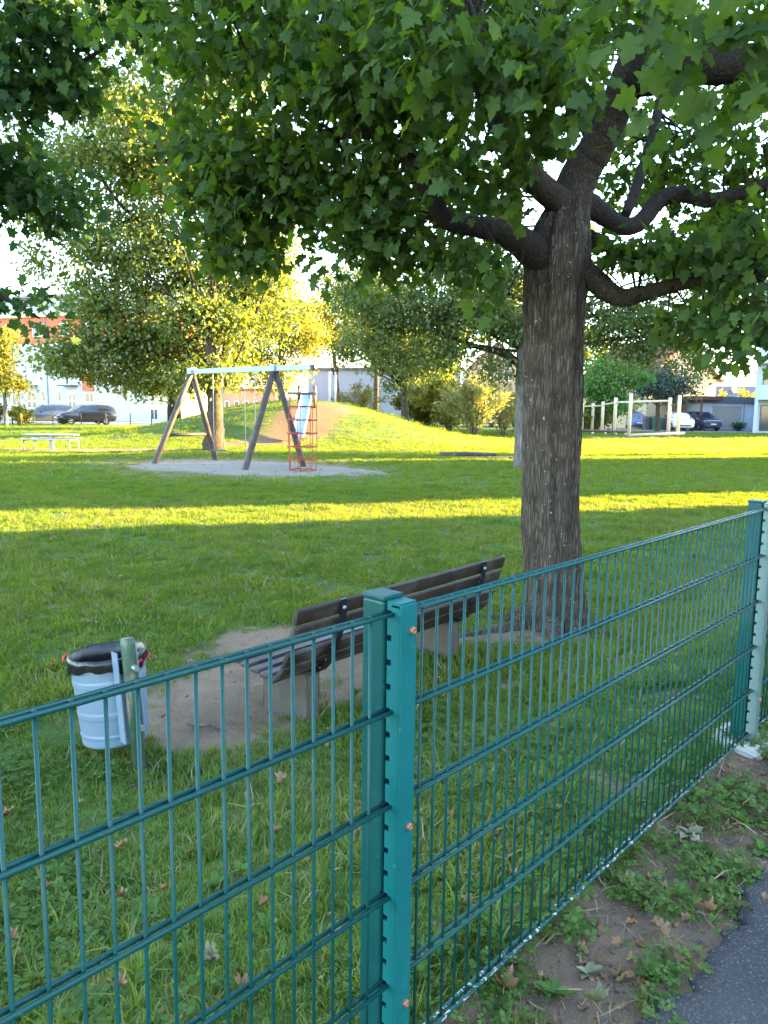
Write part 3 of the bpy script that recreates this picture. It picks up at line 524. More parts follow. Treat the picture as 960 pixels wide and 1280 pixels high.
simple_tree('young_tree', 'slender yellow tree with white trunk by the parked cars', 8, 535, 53, [bl(2, 455, 53, 1.4, 1.7, 1.5), bl(12, 480, 53, 1.0, .9, .7), bl(-25, 430, 53, 1.6, 1.6, .8), bl(5, 420, 53, .9, .8, .4)], 6500, .22, 'yellow_leaf', .12, 'bark_grey', .45)
simple_tree('garden_tree', 'bright green tree behind the wooden climbing posts', 768, 540, 58, [bl(765, 490, 58, 2.1, 2.2, 1.3), bl(740, 480, 58, 1.6, 2.2, .8), bl(785, 465, 58, 1.6, 1.4, .5), bl(745, 515, 58, 1.4, 1.0, .4)], 8000, .24, 'bright_leaf', .15, 'bark', .5)
simple_tree('olive_tree', 'blue green round tree beside the cream house', 822, 530, 63, [bl(822, 478, 63, 2.3, 1.6, 1.3), bl(845, 490, 63, 1.6, 1.2, .7), bl(805, 490, 63, 1.4, 1.1, .5)], 7000, .24, 'blue_leaf', .16, 'bark', .5)
simple_tree('far_tree', 'yellow green tree beyond the mound left of the grey pole pair', 425, 520, 72, [bl(415, 420, 72, 3.2, 2.4, 1), bl(395, 395, 72, 2.4, 2.8, .7)], 5000, .32, 'bush_leaf', .2)
simple_tree('far_tree', 'round tree beyond the shrubs left of the peach house', 560, 515, 76, [bl(565, 425, 76, 4.0, 3.0, 1), bl(540, 460, 76, 3.0, 1.6, .7)], 6000, .34, 'lime_leaf', .2)
simple_tree('far_tree', 'tall yellow green tree far behind the mound tree', 470, 518, 64, [bl(470, 385, 64, 3.6, 3.2, 1), bl(430, 380, 64, 2.4, 2.8, .6), bl(505, 400, 64, 2.6, 2.4, .6)], 12000, .24, 'lime_leaf', .2)
simple_tree('far_tree', 'tall green tree far behind the arching bough', 615, 518, 70, [bl(610, 375, 70, 4.2, 3.4, 1), bl(640, 410, 70, 2.6, 2.4, .5)], 11000, .25, 'lime_leaf', .2)
simple_tree('far_tree', 'green tree between the peach house and the playground posts', 700, 520, 74, [bl(705, 440, 74, 3.5, 3.4, 1), bl(735, 430, 74, 2.6, 2.6, .6)], 5500, .32, 'ash_leaf', .22)

def shrub(name, label, px, py, Y, w_, h_, n, size, lm, tpl=LONG, stems=26, spread=.5, group=None):
    p = at(px, py, Y); g = Vector((p.x, Y, gzf(p.x, Y) - .03)); T = empty(name, g, 0, label, 'shrub', group); st = MB(); P, A = [], []
    per = n // stems
    for i in range(stems):
        a = random.uniform(0, 2 * math.pi); lean = random.random() ** .7; d = Vector((math.cos(a) * lean * w_, math.sin(a) * lean * w_ * .8, h_ * random.uniform(.7, 1.05) * (1 - .35 * lean)))
        pts = [Vector((d.x * .08, d.y * .08, 0)), Vector((d.x * .35, d.y * .35, d.z * .5)), Vector((d.x * .8, d.y * .8, d.z * .9)), d]; pp, rr = smooth_path(pts, [.025, .018, .01, .004], 5); st.tube(pp, rr, 5, False)
        t = rng.uniform(.18, 1.0, per); idx = np.clip((t * (len(pp) - 1)).astype(int), 0, len(pp) - 2); arr = np.array([tuple(v) for v in pp]); q = arr[idx] + (arr[idx + 1] - arr[idx]) * rng.random((per, 1)) + rng.normal(0, .09 + .10 * spread, (per, 3)) * w_ * .55
        q[:, 2] = np.maximum(q[:, 2], .05); P.append(q); A.append(unit(arr[idx + 1] - arr[idx]) + rng.normal(0, .55, (per, 3)))
    P = np.concatenate(P); A = np.concatenate(A); link('foliage', leaf_mesh('foliage', P, A, rng.normal(0, .8, P.shape) + np.array([0, -.2, .3]), rng.uniform(.6, 1.4, len(P)) * size, tpl), M[lm], T); st.build('stems', M['bark_grey'], T, True); return T
shrub('willow_shrub', 'pale yellow willow shrub at the right foot of the mound', 592, 548, 44.5, 2.3, 3.6, 6500, .26, 'willow_leaf')
shrub('golden_shrub', 'golden leaved shrub behind the willow shrub', 560, 535, 50, 2.6, 3.9, 6000, .26, 'yellow_leaf', QUAD)
shrub('green_shrub', 'yellow green shrub between mound tree and golden shrub', 530, 532, 52, 2.0, 3.2, 4500, .25, 'bush_leaf', QUAD)
shrub('grey_shrub', 'wispy grey green shrub behind the mound crest near the pole pair', 446, 530, 54, 2.2, 3.2, 3000, .24, 'bush_leaf', LONG)
shrub('willow_shrub', 'thin pale shrub right of the willow shrub by the maple trunk', 628, 545, 48, 2.0, 3.3, 3200, .24, 'willow_leaf')
shrub('teal_shrub', 'teal green bush peeking out beside the grey trunk', 648, 540, 52, 1.6, 2.9, 3500, .26, 'teal_leaf', QUAD)
shrub('golden_shrub', 'small golden bush in front of the parked cars', 28, 530, 55, .9, 1.5, 1500, .2, 'yellow_leaf', QUAD)
shrub('green_shrub', 'low green bush at the far left by the white tree trunk', -4, 540, 54, 1.0, 1.7, 1500, .2, 'bush_leaf', QUAD)
shrub('hedge_shrub', 'dark green bush at the left end of the climbing posts', 735, 545, 57, 1.8, 2.2, 3000, .24, 'ash_leaf', QUAD)
# ------------------------------------------------------------------ far buildings
Zv = Vector((0, 0, 1))
class Facade:
    """a wall plane through two ground points; rect() turns corner rays into wall coordinates"""
    def __init__(s, A, B):
        s.A = Vector(A); s.X = (Vector(B) - s.A); s.len = s.X.length; s.X.normalize(); s.n = Vector((s.X.y, -s.X.x, 0))
        if s.n.y > 0: s.n = -s.n
    def hit(s, px, py):
        d = ray(px, py); O = Vector((0, 0, H)); P = O + d * ((s.A - O).dot(s.n) / d.dot(s.n)); return (P - s.A).dot(s.X), P.z
    def rect(s, x0, y0, x1, y1):
        a, b = s.hit((x0 + x1) / 2, y0)[1], s.hit((x0 + x1) / 2, y1)[1]; return s.hit(x0, (y0 + y1) / 2)[0], s.hit(x1, (y0 + y1) / 2)[0], min(a, b), max(a, b)
    def pt(s, u, z, out=0): return s.A + s.X * u + Zv * z + s.n * out
    def slab(s, u0, u1, z0, z1, o0, o1, name, m, parent, b=0):   # box between outward offsets o0..o1
        return MB().box(s.pt((u0 + u1) / 2, (z0 + z1) / 2, (o0 + o1) / 2) - Vector(parent.location), (u1 - u0, abs(o1 - o0), z1 - z0), ax=(s.X, s.n, Zv), b=b).build(name, M[m], parent)
    def win(s, parent, r, **k):
        u0, u1, z0, z1 = s.rect(*r); return window(parent, s.pt((u0 + u1) / 2, (z0 + z1) / 2) - Vector(parent.location), u1 - u0, z1 - z0, s.X, s.n, **k)
def P0(px, Y): p = at(px, 512, Y); return Vector((p.x, Y, 0))
# apartment house at the left
f = Facade(P0(-75, 84), P0(222, 73)); bd = empty('apartment_building', f.pt(f.len / 2, 0, 0), 0, 'white apartment building with orange upper band and set back grey attic behind the parked cars', 'building')
zt = f.rect(30, 397, 60, 430)[3]; zo = f.rect(30, 397, 60, 430)[2]
f.slab(0, f.len, -.4, zo, -10, 0, 'wall', 'render_white', bd); f.slab(0, f.len, zo + .003, zt, -9.99, -.012, 'upper_wall', 'render_orange', bd)
f.slab(-.2, f.len + .2, zt + .002, zt + .35, -10.2, .25, 'cornice', 'render_cream', bd, .03)
za = f.rect(20, 366, 80, 395)[3]; f.slab(1, f.len - 1, zt + .355, za - .25, -9, -1.6, 'attic_storey', 'attic_metal', bd); f.slab(.6, f.len - .6, za - .247, za, -9.4, -1.1, 'roof', 'roof_grey', bd, .03)
for k in range(22):
    u = .4 + k * f.len / 22; q = f.pt(u, zt + .35, .1) - bd.location; MB().tube([q, q + Zv * (1.1 + .9 * (k % 2)) + f.X * .0 - f.n * (1.0 * (k % 2))], .035, 6).build('railing_post', M['frame_white'], bd)
MB().tube([f.pt(.2, zt + 1.45, .1) - bd.location, f.pt(f.len - .2, zt + 1.45, .1) - bd.location], .04, 6).build('handrail', M['frame_white'], bd)
for r in ((103, 465, 117, 489), (19, 480, 27, 489), (128, 420, 140, 430)):
    u0, u1, z0, z1 = f.rect(*r); f.slab(u0, u1, z0, z1, .004, .07, 'orange_panel', 'render_orange', bd)
for r, k in (((41, 405, 53, 421), {}), ((14, 404, 21, 416), {}), ((16, 491, 27, 507), {}), ((53, 489, 57.5, 502), dict(bars=0)), ((73, 489, 77.5, 502), dict(bars=0)), ((107, 491, 118.5, 503), {}), ((188, 511, 198, 525), {}), ((75, 404, 86, 420), {}), ((105, 404, 116, 420), {}), ((35, 445, 47, 462), {}), ((88, 445, 100, 462), {}), ((150, 480, 161, 496), {}), ((-20, 405, -9, 420), {}), ((-25, 490, -12, 507), {}), ((150, 440, 161, 456), {})): f.win(bd, r, **k)
for r in ((34, 490, 47, 526), (86, 489, 96, 526)):
    u0, u1, z0, z1 = f.rect(*r); d = f.slab(u0, u1, .02, z1, .004, .06, 'door', 'frame_white', bd); w2 = (u1 - u0) / 2
    for j in range(2):
        for i in range(3): MB().box(f.pt(u0 + w2 * (j + .5), .55 + i * (z1 - .6) / 3 + .25, .07) - bd.location, (w2 * .7, .02, (z1 - .6) / 3 * .75), ax=(f.X, f.n, Zv)).build('pane', M['window_glass'], d)
for r in ((28, 480, 47, 483), (80, 480, 97, 483)):
    u0, u1, z0, z1 = f.rect(*r); f.slab(u0, u1, z0, z0 + .12, .004, 1.0, 'canopy', 'trim_dark', bd)
u = f.hit(60.5, 500)[0]; MB().tube([f.pt(u, 0, .06) - bd.location, f.pt(u, zt, .06) - bd.location], .06, 8).build('drainpipe', M['galvanised'], bd)
# pink low house behind the linden trunk
f = Facade(P0(262, 80), P0(345, 80)); bd = empty('pink_house', f.pt(f.len / 2, 0), 0, 'low pink house with dark windows glimpsed between linden trunk and swing', 'building')
zt = f.rect(270, 488, 340, 520)[3]; f.slab(0, f.len, -.3, zt, -7, 0, 'wall', 'render_pink', bd); f.slab(-.3, f.len + .3, zt + .002, zt + .25, -7.3, .3, 'roof', 'roof_brown', bd, .03)
for x in (272, 284, 296, 308, 320, 332): f.win(bd, (x - 3, 501, x + 3, 514), bars=0)
# long blue grey hall behind the mound
f = Facade(P0(385, 88), P0(575, 84)); bd = empty('flat_hall', f.pt(f.len / 2, 0), 0, 'long flat roofed blue grey building behind the mound', 'building')
zt = f.rect(400, 463, 500, 510)[3]; f.slab(0, f.len, -.3, zt, -9, 0, 'wall', 'wall_blue_grey', bd); f.slab(-.25, f.len + .25, zt + .002, zt + .3, -9.3, .3, 'roof', 'roof_slate', bd, .03)
for k in range(1, 9): MB().box(f.pt(f.len * k / 9, zt / 2, .012) - bd.location, (.06, .024, zt - .2), ax=(f.X, f.n, Zv)).build('wall_joint', M['galvanised'], bd)
def gable_house(name, label, A, B, eave, apex, depth, wall, roof, wins=(), over=.45, chimney=None):
    f = Facade(A, B); bd = empty(name, f.pt(f.len / 2, 0), 0, label, 'house'); L = f.len; o = Vector(bd.location); zs, za = eave, apex
    MB().prism([(0, -.4), (L, -.4), (L, zs), (L / 2, za), (0, zs)], f.pt(0, 0, 0) - o, f.X, Zv, -f.n, depth).build('wall', M[wall], bd)
    sl = Vector((L / 2, za - zs)).normalized()
    for sg in (-1, 1):
        e0 = L / 2; q = []
        out = (L / 2 + over); drop = out * (za - zs) / (L / 2); t = .18
        pr = [(e0, za + .004), (e0 + sg * out, za - drop + .004), (e0 + sg * out, za - drop + t), (e0, za + t)]
        if sg < 0: pr = pr[::-1]
        MB().prism(pr, f.pt(0, 0, over) - o, f.X, Zv, -f.n, depth + 2 * over).build('roof', M[roof], bd)
    for r in wins: f.win(bd, r)
    if chimney: MB().box(f.pt(L * chimney, za + .1, -depth * .45) - o, (.7, .7, 1.9), ax=(f.X, f.n, Zv), b=.02).build('chimney', M['render_white'], bd)
    return f, bd
gable_house('peach_house', 'peach house with tiled roof seen under the arching bough', P0(575, 90), P0(665, 88), 5.6, 9.4, 9, 'render_peach', 'roof_brown', [(600, 460, 612, 476), (630, 460, 642, 476)])
a = P0(893, 74); xd = Vector((.90, .44, 0)); gable_house('cream_house', 'cream gabled house behind the carport and garage', a - xd * 9.0, a, 4.9, 8.4, 9, 'render_cream', 'roof_brown', [(849, 459, 858, 475), (820, 470, 832, 486)])
a = P0(890, 96); gable_house('slate_house', 'far house showing only its dark slate roof and pale chimney above the garage', a + Vector((-2, 0, 0)), a + Vector((9.5, 0, 0)), 1.4, 1.5, 7, 'render_white', 'roof_slate')
rf = MB(); c0 = P0(885, 92); c1 = P0(955, 92)
rf.prism([(0, 2.0), (4.2, 5.0), (4.2, 4.75), (0, 1.75)], c0 - Vector((0, 2, 0)), (0, 1, 0), Zv, (1, 0, 0), c1.x - c0.x); hs = [o for o in COL.objects if o.name.startswith('slate_house')][0]
rf.v = [tuple(Vector(v) - hs.location) for v in rf.v]; rf.build('front_roof', M['roof_slate'], hs)
q = at(917, 500, 93.2) - hs.location; MB().box(q + Zv * .9, (.55, .55, 2.0), b=.02).build('chimney', M['render_cream'], hs)
# garage
f = Facade(P0(877, 68), P0(946, 68)); bd = empty('garage', f.pt(f.len / 2, 0), 0, 'flat roofed garage with grey roll door beside the white apartment building', 'garage')
zt = f.rect(880, 504, 940, 537)[3]; u0, u1, z0, z1 = f.rect(890, 508, 927, 537)
f.slab(0, u0, -.3, zt, -6, 0, 'wall', 'render_white_shade', bd); f.slab(u1, f.len, -.3, zt, -6, 0, 'wall', 'render_white_shade', bd); f.slab(u0 + .002, u1 - .002, z1, zt - .003, -5.9, -.004, 'lintel', 'render_white_shade', bd)
dr = f.slab(u0, u1, -.02, z1 - .003, -.3, -.12, 'roll_door', 'door_grey', bd)
for k in range(6): f.slab(u0 + .03, u1 - .03, .03 + k * z1 / 6, .03 + (k + .93) * z1 / 6, -.118, -.10, 'door_panel', 'door_grey', bd)
f.slab(-.4, f.len + .3, zt + .002, zt + .55, -6.3, .35, 'roof', 'roof_slate', bd, .03)
u0, u1, z0, z1 = f.rect(934, 510, 941, 537); f.slab(u0, u1, 0, z1, .003, .05, 'side_door', 'render_white_shade', bd)
MB().tube([f.pt(f.hit(929, 520)[0], 0, .05) - bd.location, f.pt(f.hit(929, 520)[0], zt, .05) - bd.location], .05, 8).build('drainpipe', M['galvanised'], bd)
# carport
f = Facade(P0(836, 70), P0(880, 66.5)); bd = empty('carport', f.pt(f.len / 2, 0), 0, 'brown timber carport over the white and dark cars', 'carport')
zt = f.rect(840, 500, 878, 537)[3]; f.slab(-1.5, f.len - .05, zt, zt + .35, -5, .2, 'roof', 'timber_brown', bd, .02); f.slab(-1.5, f.len - .05, -.2, zt - .003, -5, -4.85, 'back_wall', 'timber_brown', bd)
for u in (-1.2, f.len / 2, f.len - .3): MB().box(f.pt(u, zt / 2 - .1, 0) - bd.location, (.15, .15, zt + .19)).build('post', M['timber_brown'], bd)
# white apartment house at the right edge
a = P0(943, 60); f = Facade(a, a + Vector((.9, -.436, 0)) * 13); bd = empty('apartment_building', f.pt(3, 0), 0, 'white apartment building with balconies cut off by the right edge', 'building'); zt = 11.8
MB().box(f.pt(6.5, zt / 2 - .2, -6.6) - bd.location, (13, 10, zt + .4), ax=(f.X, f.n, Zv)).build('wall', M['render_white_shade'], bd); MB().box(f.pt(6.5, zt + .18, -6.6) - bd.location, (13.6, 10.6, .3), ax=(f.X, f.n, Zv), b=.03).build('roof', M['roof_grey'], bd)
for z in (2.65, 5.5, 8.4):
    f.slab(0, 9, z, z + .2, -1.598, 0, 'balcony_floor', 'render_white_shade', bd); f.slab(0, 9, z + .203, z + 1.15, -.14, 0, 'parapet', 'render_white_shade', bd); f.slab(0, .14, z + .203, z + 1.15, -1.595, -.143, 'parapet', 'render_white_shade', bd)
for z in (.0, 2.85, 5.7, 8.6):
    for u in (1.3, 4.2, 7): window(bd, f.pt(u, z + 1.2, -1.598) - bd.location, 1.7, 2.1, f.X, f.n, 'trim_dark')
for u in (.12, 4.5, 8.8): f.slab(u - .11, u + .11, -.2, 2.647, -.26, -.04, 'pillar', 'render_white_shade', bd)
sh_ = shrub('golden_shrub', 'golden shrub showing above the garage roof beside the pale chimney', 932, 530, 77, 1.5, 4.6, 1800, .26, 'yellow_leaf', QUAD); shrub('golden_shrub', 'small golden shrub above the garage roof next to the cream house', 900, 530, 77, .9, 4.3, 1100, .26, 'yellow_leaf', QUAD)
shrub('green_shrub', 'dark green hedge bush beside the garage and white building', 922, 537, 67.0, .7, .8, 500, .18, 'teal_leaf', QUAD)
# hills on the horizon
mb = MB(); vs = []; n = 120
for i in range(n):
    a = -1.6 + 3.2 * i / (n - 1); r = 620; h = 12 + 7 * math.sin(a * 5 + 1) + 4 * math.sin(a * 13) + 1.5 * math.sin(a * 41); x, y = r * math.sin(a), r * math.cos(a)
    vs += [(x, y, -3), (x * 1.03, y * 1.03, h * .6), (x * 1.12, y * 1.12, h)]
mb.add(vs, [(i * 3 + j, i * 3 + 3 + j, i * 3 + 4 + j, i * 3 + 1 + j) for i in range(n - 1) for j in range(2)]); tag(mb.build('hills', M['hill_wood_haze'], None, True), kind='structure')

# ------------------------------------------------------------------ cars
def car(label, px, Y, head, paint, suv=True, L=4.4, W=1.8, Ht=1.6):
    p = at(px, 512, Y); hd = Vector((*head, 0)).normalized(); T = empty('parked_car', (p.x, Y, gzf(p.x, Y) + .01), math.atan2(hd.y, hd.x), label, 'car', 'parked cars')
    k = Ht / 1.6; h = W / 2
    if suv: St = [(-.5, .42, .82, .84, .86), (-.485, .30, .95, 1.12, .93), (-.45, .25, 1.0, 1.45, .97), (-.36, .22, 1.02, 1.57, .99), (-.15, .2, 1.0, 1.6, 1.0), (.06, .2, .98, 1.55, 1.0), (.14, .2, .97, 1.40, 1.0), (.27, .2, .96, 1.03, .99), (.40, .22, .88, .95, .97), (.47, .26, .76, .84, .92), (.5, .36, .66, .70, .82)]
    else: St = [(-.5, .42, .78, .80, .84), (-.485, .30, .88, 1.0, .92), (-.43, .25, .93, 1.30, .96), (-.33, .2, .95, 1.44, .99), (-.12, .18, .93, 1.48, 1.0), (.05, .18, .91, 1.43, 1.0), (.14, .18, .9, 1.27, 1.0), (.28, .18, .88, .94, .99), (.40, .2, .8, .86, .97), (.47, .25, .7, .77, .92), (.5, .34, .6, .64, .82)]
    def sec(s):
        x, zb, be, zt, wf = s; x *= L; w_ = h * wf; up = zt - be; tw = w_ * (1 - .24 * min(1, up / .5)); 
        half = [(w_ * .80, zb), (w_ * .97, zb + .10), (w_, (zb + be) * .5), (w_ * .985, be - .02), (w_ * .955, be + min(.02, up * .3)), (tw + .02, zt - min(.07, up * .3)), (tw * .82, zt - min(.02, up * .1)), (tw * .4, zt)]
        return [Vector((x, y, z * k)) for y, z in half] + [Vector((x, -y, z * k)) for y, z in half[::-1]]
    rings = [sec(s) for s in St]; m = len(rings[0]); mb = MB(); mb.add([v for r in rings for v in r], [(i * m + j, i * m + j + 1, (i + 1) * m + j + 1, (i + 1) * m + j) for i in range(len(rings) - 1) for j in range(m - 1)] + [(i * m + m - 1, i * m, (i + 1) * m, (i + 1) * m + m - 1) for i in range(len(rings) - 1)] + [tuple(range(m)), tuple((len(rings) - 1) * m + j for j in range(m - 1, -1, -1))])
    bo = mb.build('body', M[paint], T); bm = bmesh.new(); bm.from_mesh(bo.data); bmesh.ops.recalc_face_normals(bm, faces=bm.faces[:]); bm.to_mesh(bo.data); bm.free(); auto_smooth(bo, 32)
    def quad(name, i0, t0, i1, t1, j0, s0, j1, s1, out, mat):     # patch on the lofted surface
        def pt(i, t, j, s): a = rings[i][j].lerp(rings[i][j + 1], s); b = rings[min(i + 1, len(rings) - 1)][j].lerp(rings[min(i + 1, len(rings) - 1)][j + 1], s); return a.lerp(b, t)
        a, b, c, d = pt(i0, t0, j0, s0), pt(i1, t1, j0, s0), pt(i1, t1, j1, s1), pt(i0, t0, j1, s1); nr = (b - a).cross(d - a).normalized()
        cen = (a + b + c + d) / 4 - Vector((0, 0, .7 * k))
        if nr.dot(cen) < 0: nr = -nr
        q = [v + nr * out for v in (a, b, c, d)]; r = [v - nr * .03 for v in (a, b, c, d)]
        MB().add(q + r, [(0, 1, 2, 3), (7, 6, 5, 4), (0, 4, 5, 1), (1, 5, 6, 2), (2, 6, 7, 3), (3, 7, 4, 0)]).build(name, M[mat], T)
    for j0, s0, j1, s1 in ((4, .12, 4, .92), (10, .88, 10, .08)):
        quad('side_window', 2, .35, 3, .95, j0, s0, j1, s1, .012, 'car_glass'); quad('side_window', 4, .05, 4, .98, j0, s0, j1, s1, .012, 'car_glass'); quad('side_window', 5, .06, 6, .45, j0, s0, j1, s1, .012, 'car_glass')
    quad('windscreen', 6, -.6, 6, .86, 5, .3, 9, .7, .014, 'car_glass'); quad('rear_window', 1, .15, 1, .9, 5, .3, 9, .7, .014, 'car_glass')
    for sg in (-1, 1):
        MB().box((L * .468, sg * h * .68, .68 * k), (.16, .36, .15), b=.04).build('headlight', M['lamp_glass'], T); MB().box((-L * .492, sg * h * .70, .90 * k), (.08, .22, .28), b=.03).build('tail_light', M['tail_red'], T)
        MB().box((L * .12, sg * (h + .09), 1.0 * k), (.12, .2, .13), b=.04).build('mirror', M[paint], T)
        for wx in (-.30, .31):
            c = Vector((wx * L, sg * (h - .10), .33)); wh = MB().lathe([(.20, -.1), (.30, -.11), (.335, -.07), (.335, .07), (.30, .11), (.20, .1)], n=24).mesh('tyre'); t = link('wheel', wh, M['tyre'], T, True, c, (R_(90), 0, 0))
            r = MB(); r.lathe([(.21, -.085), (.19, -.07 if sg > 0 else -.1), (.05, -.075), (.0, -.075)], n=20)
            r2 = MB(); zz = -.095 if sg > 0 else .095
            r2.lathe([(.215, zz * .8), (.205, zz * 1.05), (.19, zz * 1.0), (.188, zz * .6)], n=24); r2.lathe([(.06, zz * .7), (.05, zz * 1.05), (0, zz * 1.1)], n=12)
            for q in range(5): a = q * 2 * math.pi / 5; r2.box((math.cos(a) * .12, math.sin(a) * .12, zz * .92), (.16, .045, .02), rz=a)
            r2.build('rim', M['rim'], t)
    MB().box((L * .497, 0, .45 * k), (.05, h * 1.2, .14), b=.02).build('grille', M['trim_dark'], T); MB().box((L * .503, 0, .56 * k), (.04, .5, .11), b=.01).build('number_plate', M['plate'], T); MB().box((-L * .503, 0, .62 * k), (.04, .5, .11), b=.01).build('number_plate', M['plate'], T)
    return T
car('dark grey hatchback parked in front of the white doors, right of the bluish one', 106, 60, (-.76, -.65), 'car_black', True, 4.5, 1.85, 1.62)
car('bluish grey car behind the small golden bush, left of the dark grey hatchback', 57, 62, (-.80, -.6), 'car_blue_grey', True, 4.4, 1.8, 1.6)
car('white car parked facing the playground under the carport', 849, 66.0, (-.12, -1), 'car_white', True, 4.2, 1.85, 1.62)
car('dark navy car parked between the white car and the garage', 876, 67.5, (.12, -1), 'car_navy', True, 4.5, 1.85, 1.7)
car('blue car parked behind the wooden climbing posts beside the bins', 797, 71, (-.2, -1), 'car_blue', True, 4.0, 1.75, 1.6)
def wheelie(label, px, Y, m, wd, ht):
    p = at(px, 512, Y); T = empty('wheelie_bin', (p.x, Y, gzf(p.x, Y)), random.uniform(-.15, .15), label, 'waste bin', 'wheelie bins by the carport'); a, b, h_ = wd / 2, wd / 2 * .8, ht
    mb = MB(); mb.add([(x * a * k, y * a * k, z) for z, k in ((.06, .8), (h_ * .9, 1.0)) for x, y in ((-1, -1), (1, -1), (1, 1), (-1, 1))], [(3, 2, 1, 0), (4, 5, 6, 7), (0, 1, 5, 4), (1, 2, 6, 5), (2, 3, 7, 6), (3, 0, 4, 7)]); mb.build('body', M[m], T)
    MB().prism([(-a * 1.08, h_ * .9 + .003), (a * 1.08, h_ * .9 + .003), (a * .9, h_), (-a * .6, h_ * 1.03)], (-a * 1.05, 0, 0), (0, 1, 0), Zv, (1, 0, 0), a * 2.1).build('lid', M[m], T)
    for s in (-1, 1): link('wheel', MB().lathe([(.0, -.03), (.09, -.03), (.1, 0), (.09, .03), (0, .03)], n=14).mesh('wheel'), M['tyre'], T, True, (s * a * .8, a * .8, .1), (0, R_(90), 0))
wheelie('large green wheeled bin left of the white car', 821, 66, 'bin_green', .9, 1.2); wheelie('narrow dark bin between the blue car and the green bin', 809.5, 66.3, 'bin_grey', .6, 1.15); wheelie('narrow dark bin between the green bin and the white car', 830, 66.2, 'bin_grey', .5, 1.1)

# ------------------------------------------------------------------ things at the edge of the parking
pol = MB().tube([(0, 0, -.2), (0, 0, .95), (0, 0, 1.0)], [.045, .045, .03], 8).mesh('bollard')
for px, Y in ((14.6, 55), (25.4, 52.5), (65.6, 55), (101, 56.5), (132, 57), (162.5, 60), (189, 60.5)):
    p = at(px, 512, Y); o = link('bollard', pol, M['trim_dark'], None, True, (p.x, Y, gzf(p.x, Y))); tag(o, {14.6: 'leftmost slim dark post at the parking edge, beside the white trunk', 25.4: 'slim dark post at the parking edge below the small golden bush', 65.6: 'slim dark post before the bluish car', 101: 'slim dark post before the front wheel of the dark hatchback', 132: 'slim dark post before the rear of the dark hatchback', 162.5: 'slim dark post before the bare white wall right of the cars', 189: 'slim dark post under the small window of the white wall'}[px], 'bollard', 'posts along the parking edge')
b = gp(65, 563); T = empty('picnic_table', b, .08, 'pale metal table on a centre post with two end frames before the parking', 'table')
MB().box((0, 0, .62), (1.95, .7, .05), b=.015).build('tabletop', M['steel_pale'], T); MB().box((0, 0, .28), (.16, .16, .66)).build('pedestal', M['steel_pale'], T)
for sx in (-1, 1):
    m = MB()
    for sy in (-1, 1): m.tube([(sx * .85, sy * .55, -.05), (sx * .85, sy * .55, .42)], .028, 8)
    m.tube([(sx * .85, -.57, .42), (sx * .85, .57, .42)], .03, 8); m.build('end_frame', M['steel_pale'], T, True)
for sy in (-1, 1): MB().box((0, sy * .62, .455), (1.95, .26, .04), b=.012).build('bench_board', M['steel_pale'], T)
# two pale poles on the mound crest
for px, lb in ((412, 'left pale pole of the pair on the mound crest'), (419.5, 'right pale pole of the pair on the mound crest')):
    p = at(px, 505, 47); z = gzf(p.x, 47); h_ = at(px, 467, 47).z - z; T = empty('pole', (p.x, 47, z), 0, lb, 'pole', 'pale poles on the mound'); MB().tube([(0, 0, -.2), (0, 0, h_)], .06, 8).build('shaft', M['frame_white'], T, True); MB().lathe([(.075, h_), (.075, h_ + .08), (0, h_ + .12)], n=10).build('cap', M['frame_white'], T)
p = gp(585, 570); tag(MB().tube([(-1.1, 0, .05), (0, .05, .06), (1.1, 0, .05)], .09, 8, True, .05).build('timber_log', M['log_brown'], None, True, (p.x, p.y, p.z), (0, 0, .05)), 'low dark timber edging in the bare sandy patch left of the trunk', 'timber edging')

# ------------------------------------------------------------------ swing
g1, g2, g3, g4 = gp(193, 580), gp(270, 576), gp(306, 588), gp(380, 584)
t1 = at(240, 464, (g1.y + g2.y) / 2); t2 = at(343, 460, (g3.y + g4.y) / 2); org = (g1 + g2 + g3 + g4) / 4
T = empty('swing_set', org, 0, 'wooden swing frame with two A shaped log trestles and a galvanised top beam', 'swing'); o = org
for a, t in ((g1, t1), (g2, t1), (g3, t2), (g4, t2)):
    d = (t - a).normalized(); MB().tube([a - o - d * .25, a - o, a.lerp(t, .5) - o, t - o + d * .12], [.095, .095, .09, .085], 14).build('leg', M['log_brown'], T, True)
bd_ = (t2 - t1); bu = bd_.normalized(); sd_ = Vector((bu.y, -bu.x, 0)).normalized(); be = t2 + bu * (bd_.length * .40); be.z = t2.z - .02
b0 = t1 + Zv * .0 + bu * .0; c = (b0 + be) / 2; up_ = bu.cross(sd_); MB().box(c - o, ((be - b0).length, .13, .15), ax=(bu, sd_, up_), b=.01).build('top_beam', M['beam_steel'], T)
MB().box(be - o + bu * .02, (.05, .15, .17), ax=(bu, sd_, up_), b=.01).build('end_cap', M['trim_dark'], T)
for t in (t1, t2): MB().box(t - o, (.2, .26, .2), ax=(bu, sd_, up_), b=.02).build('bracket', M['beam_steel'], T)
MB().tube([g1.lerp(t1, .31) - o, g2.lerp(t1, .31) - o], .055, 10).build('cross_bar', M['log_brown'], T, True)
for fr, lb in ((.33, 'left empty swing hanging on pale chains'), (.72, 'right empty swing hanging on pale chains')):
    tp = t1.lerp(t2, fr) - Zv * .08; gzz = gzf(tp.x, tp.y); W_ = empty('hanging_swing', (tp.x, tp.y, gzz + .45), math.atan2(bu.y, bu.x), lb, 'swing seat', 'swings'); hh = tp.z - gzz - .45
    MB().box((0, 0, 0), (.46, .2, .045), b=.015).build('seat', M['rubber_green'], W_)
    for s in (-1, 1): MB().tube([(s * .21, 0, .02), (s * .21, 0, hh)], .014, 6).build('chain', M['rope_pale'], W_, True)
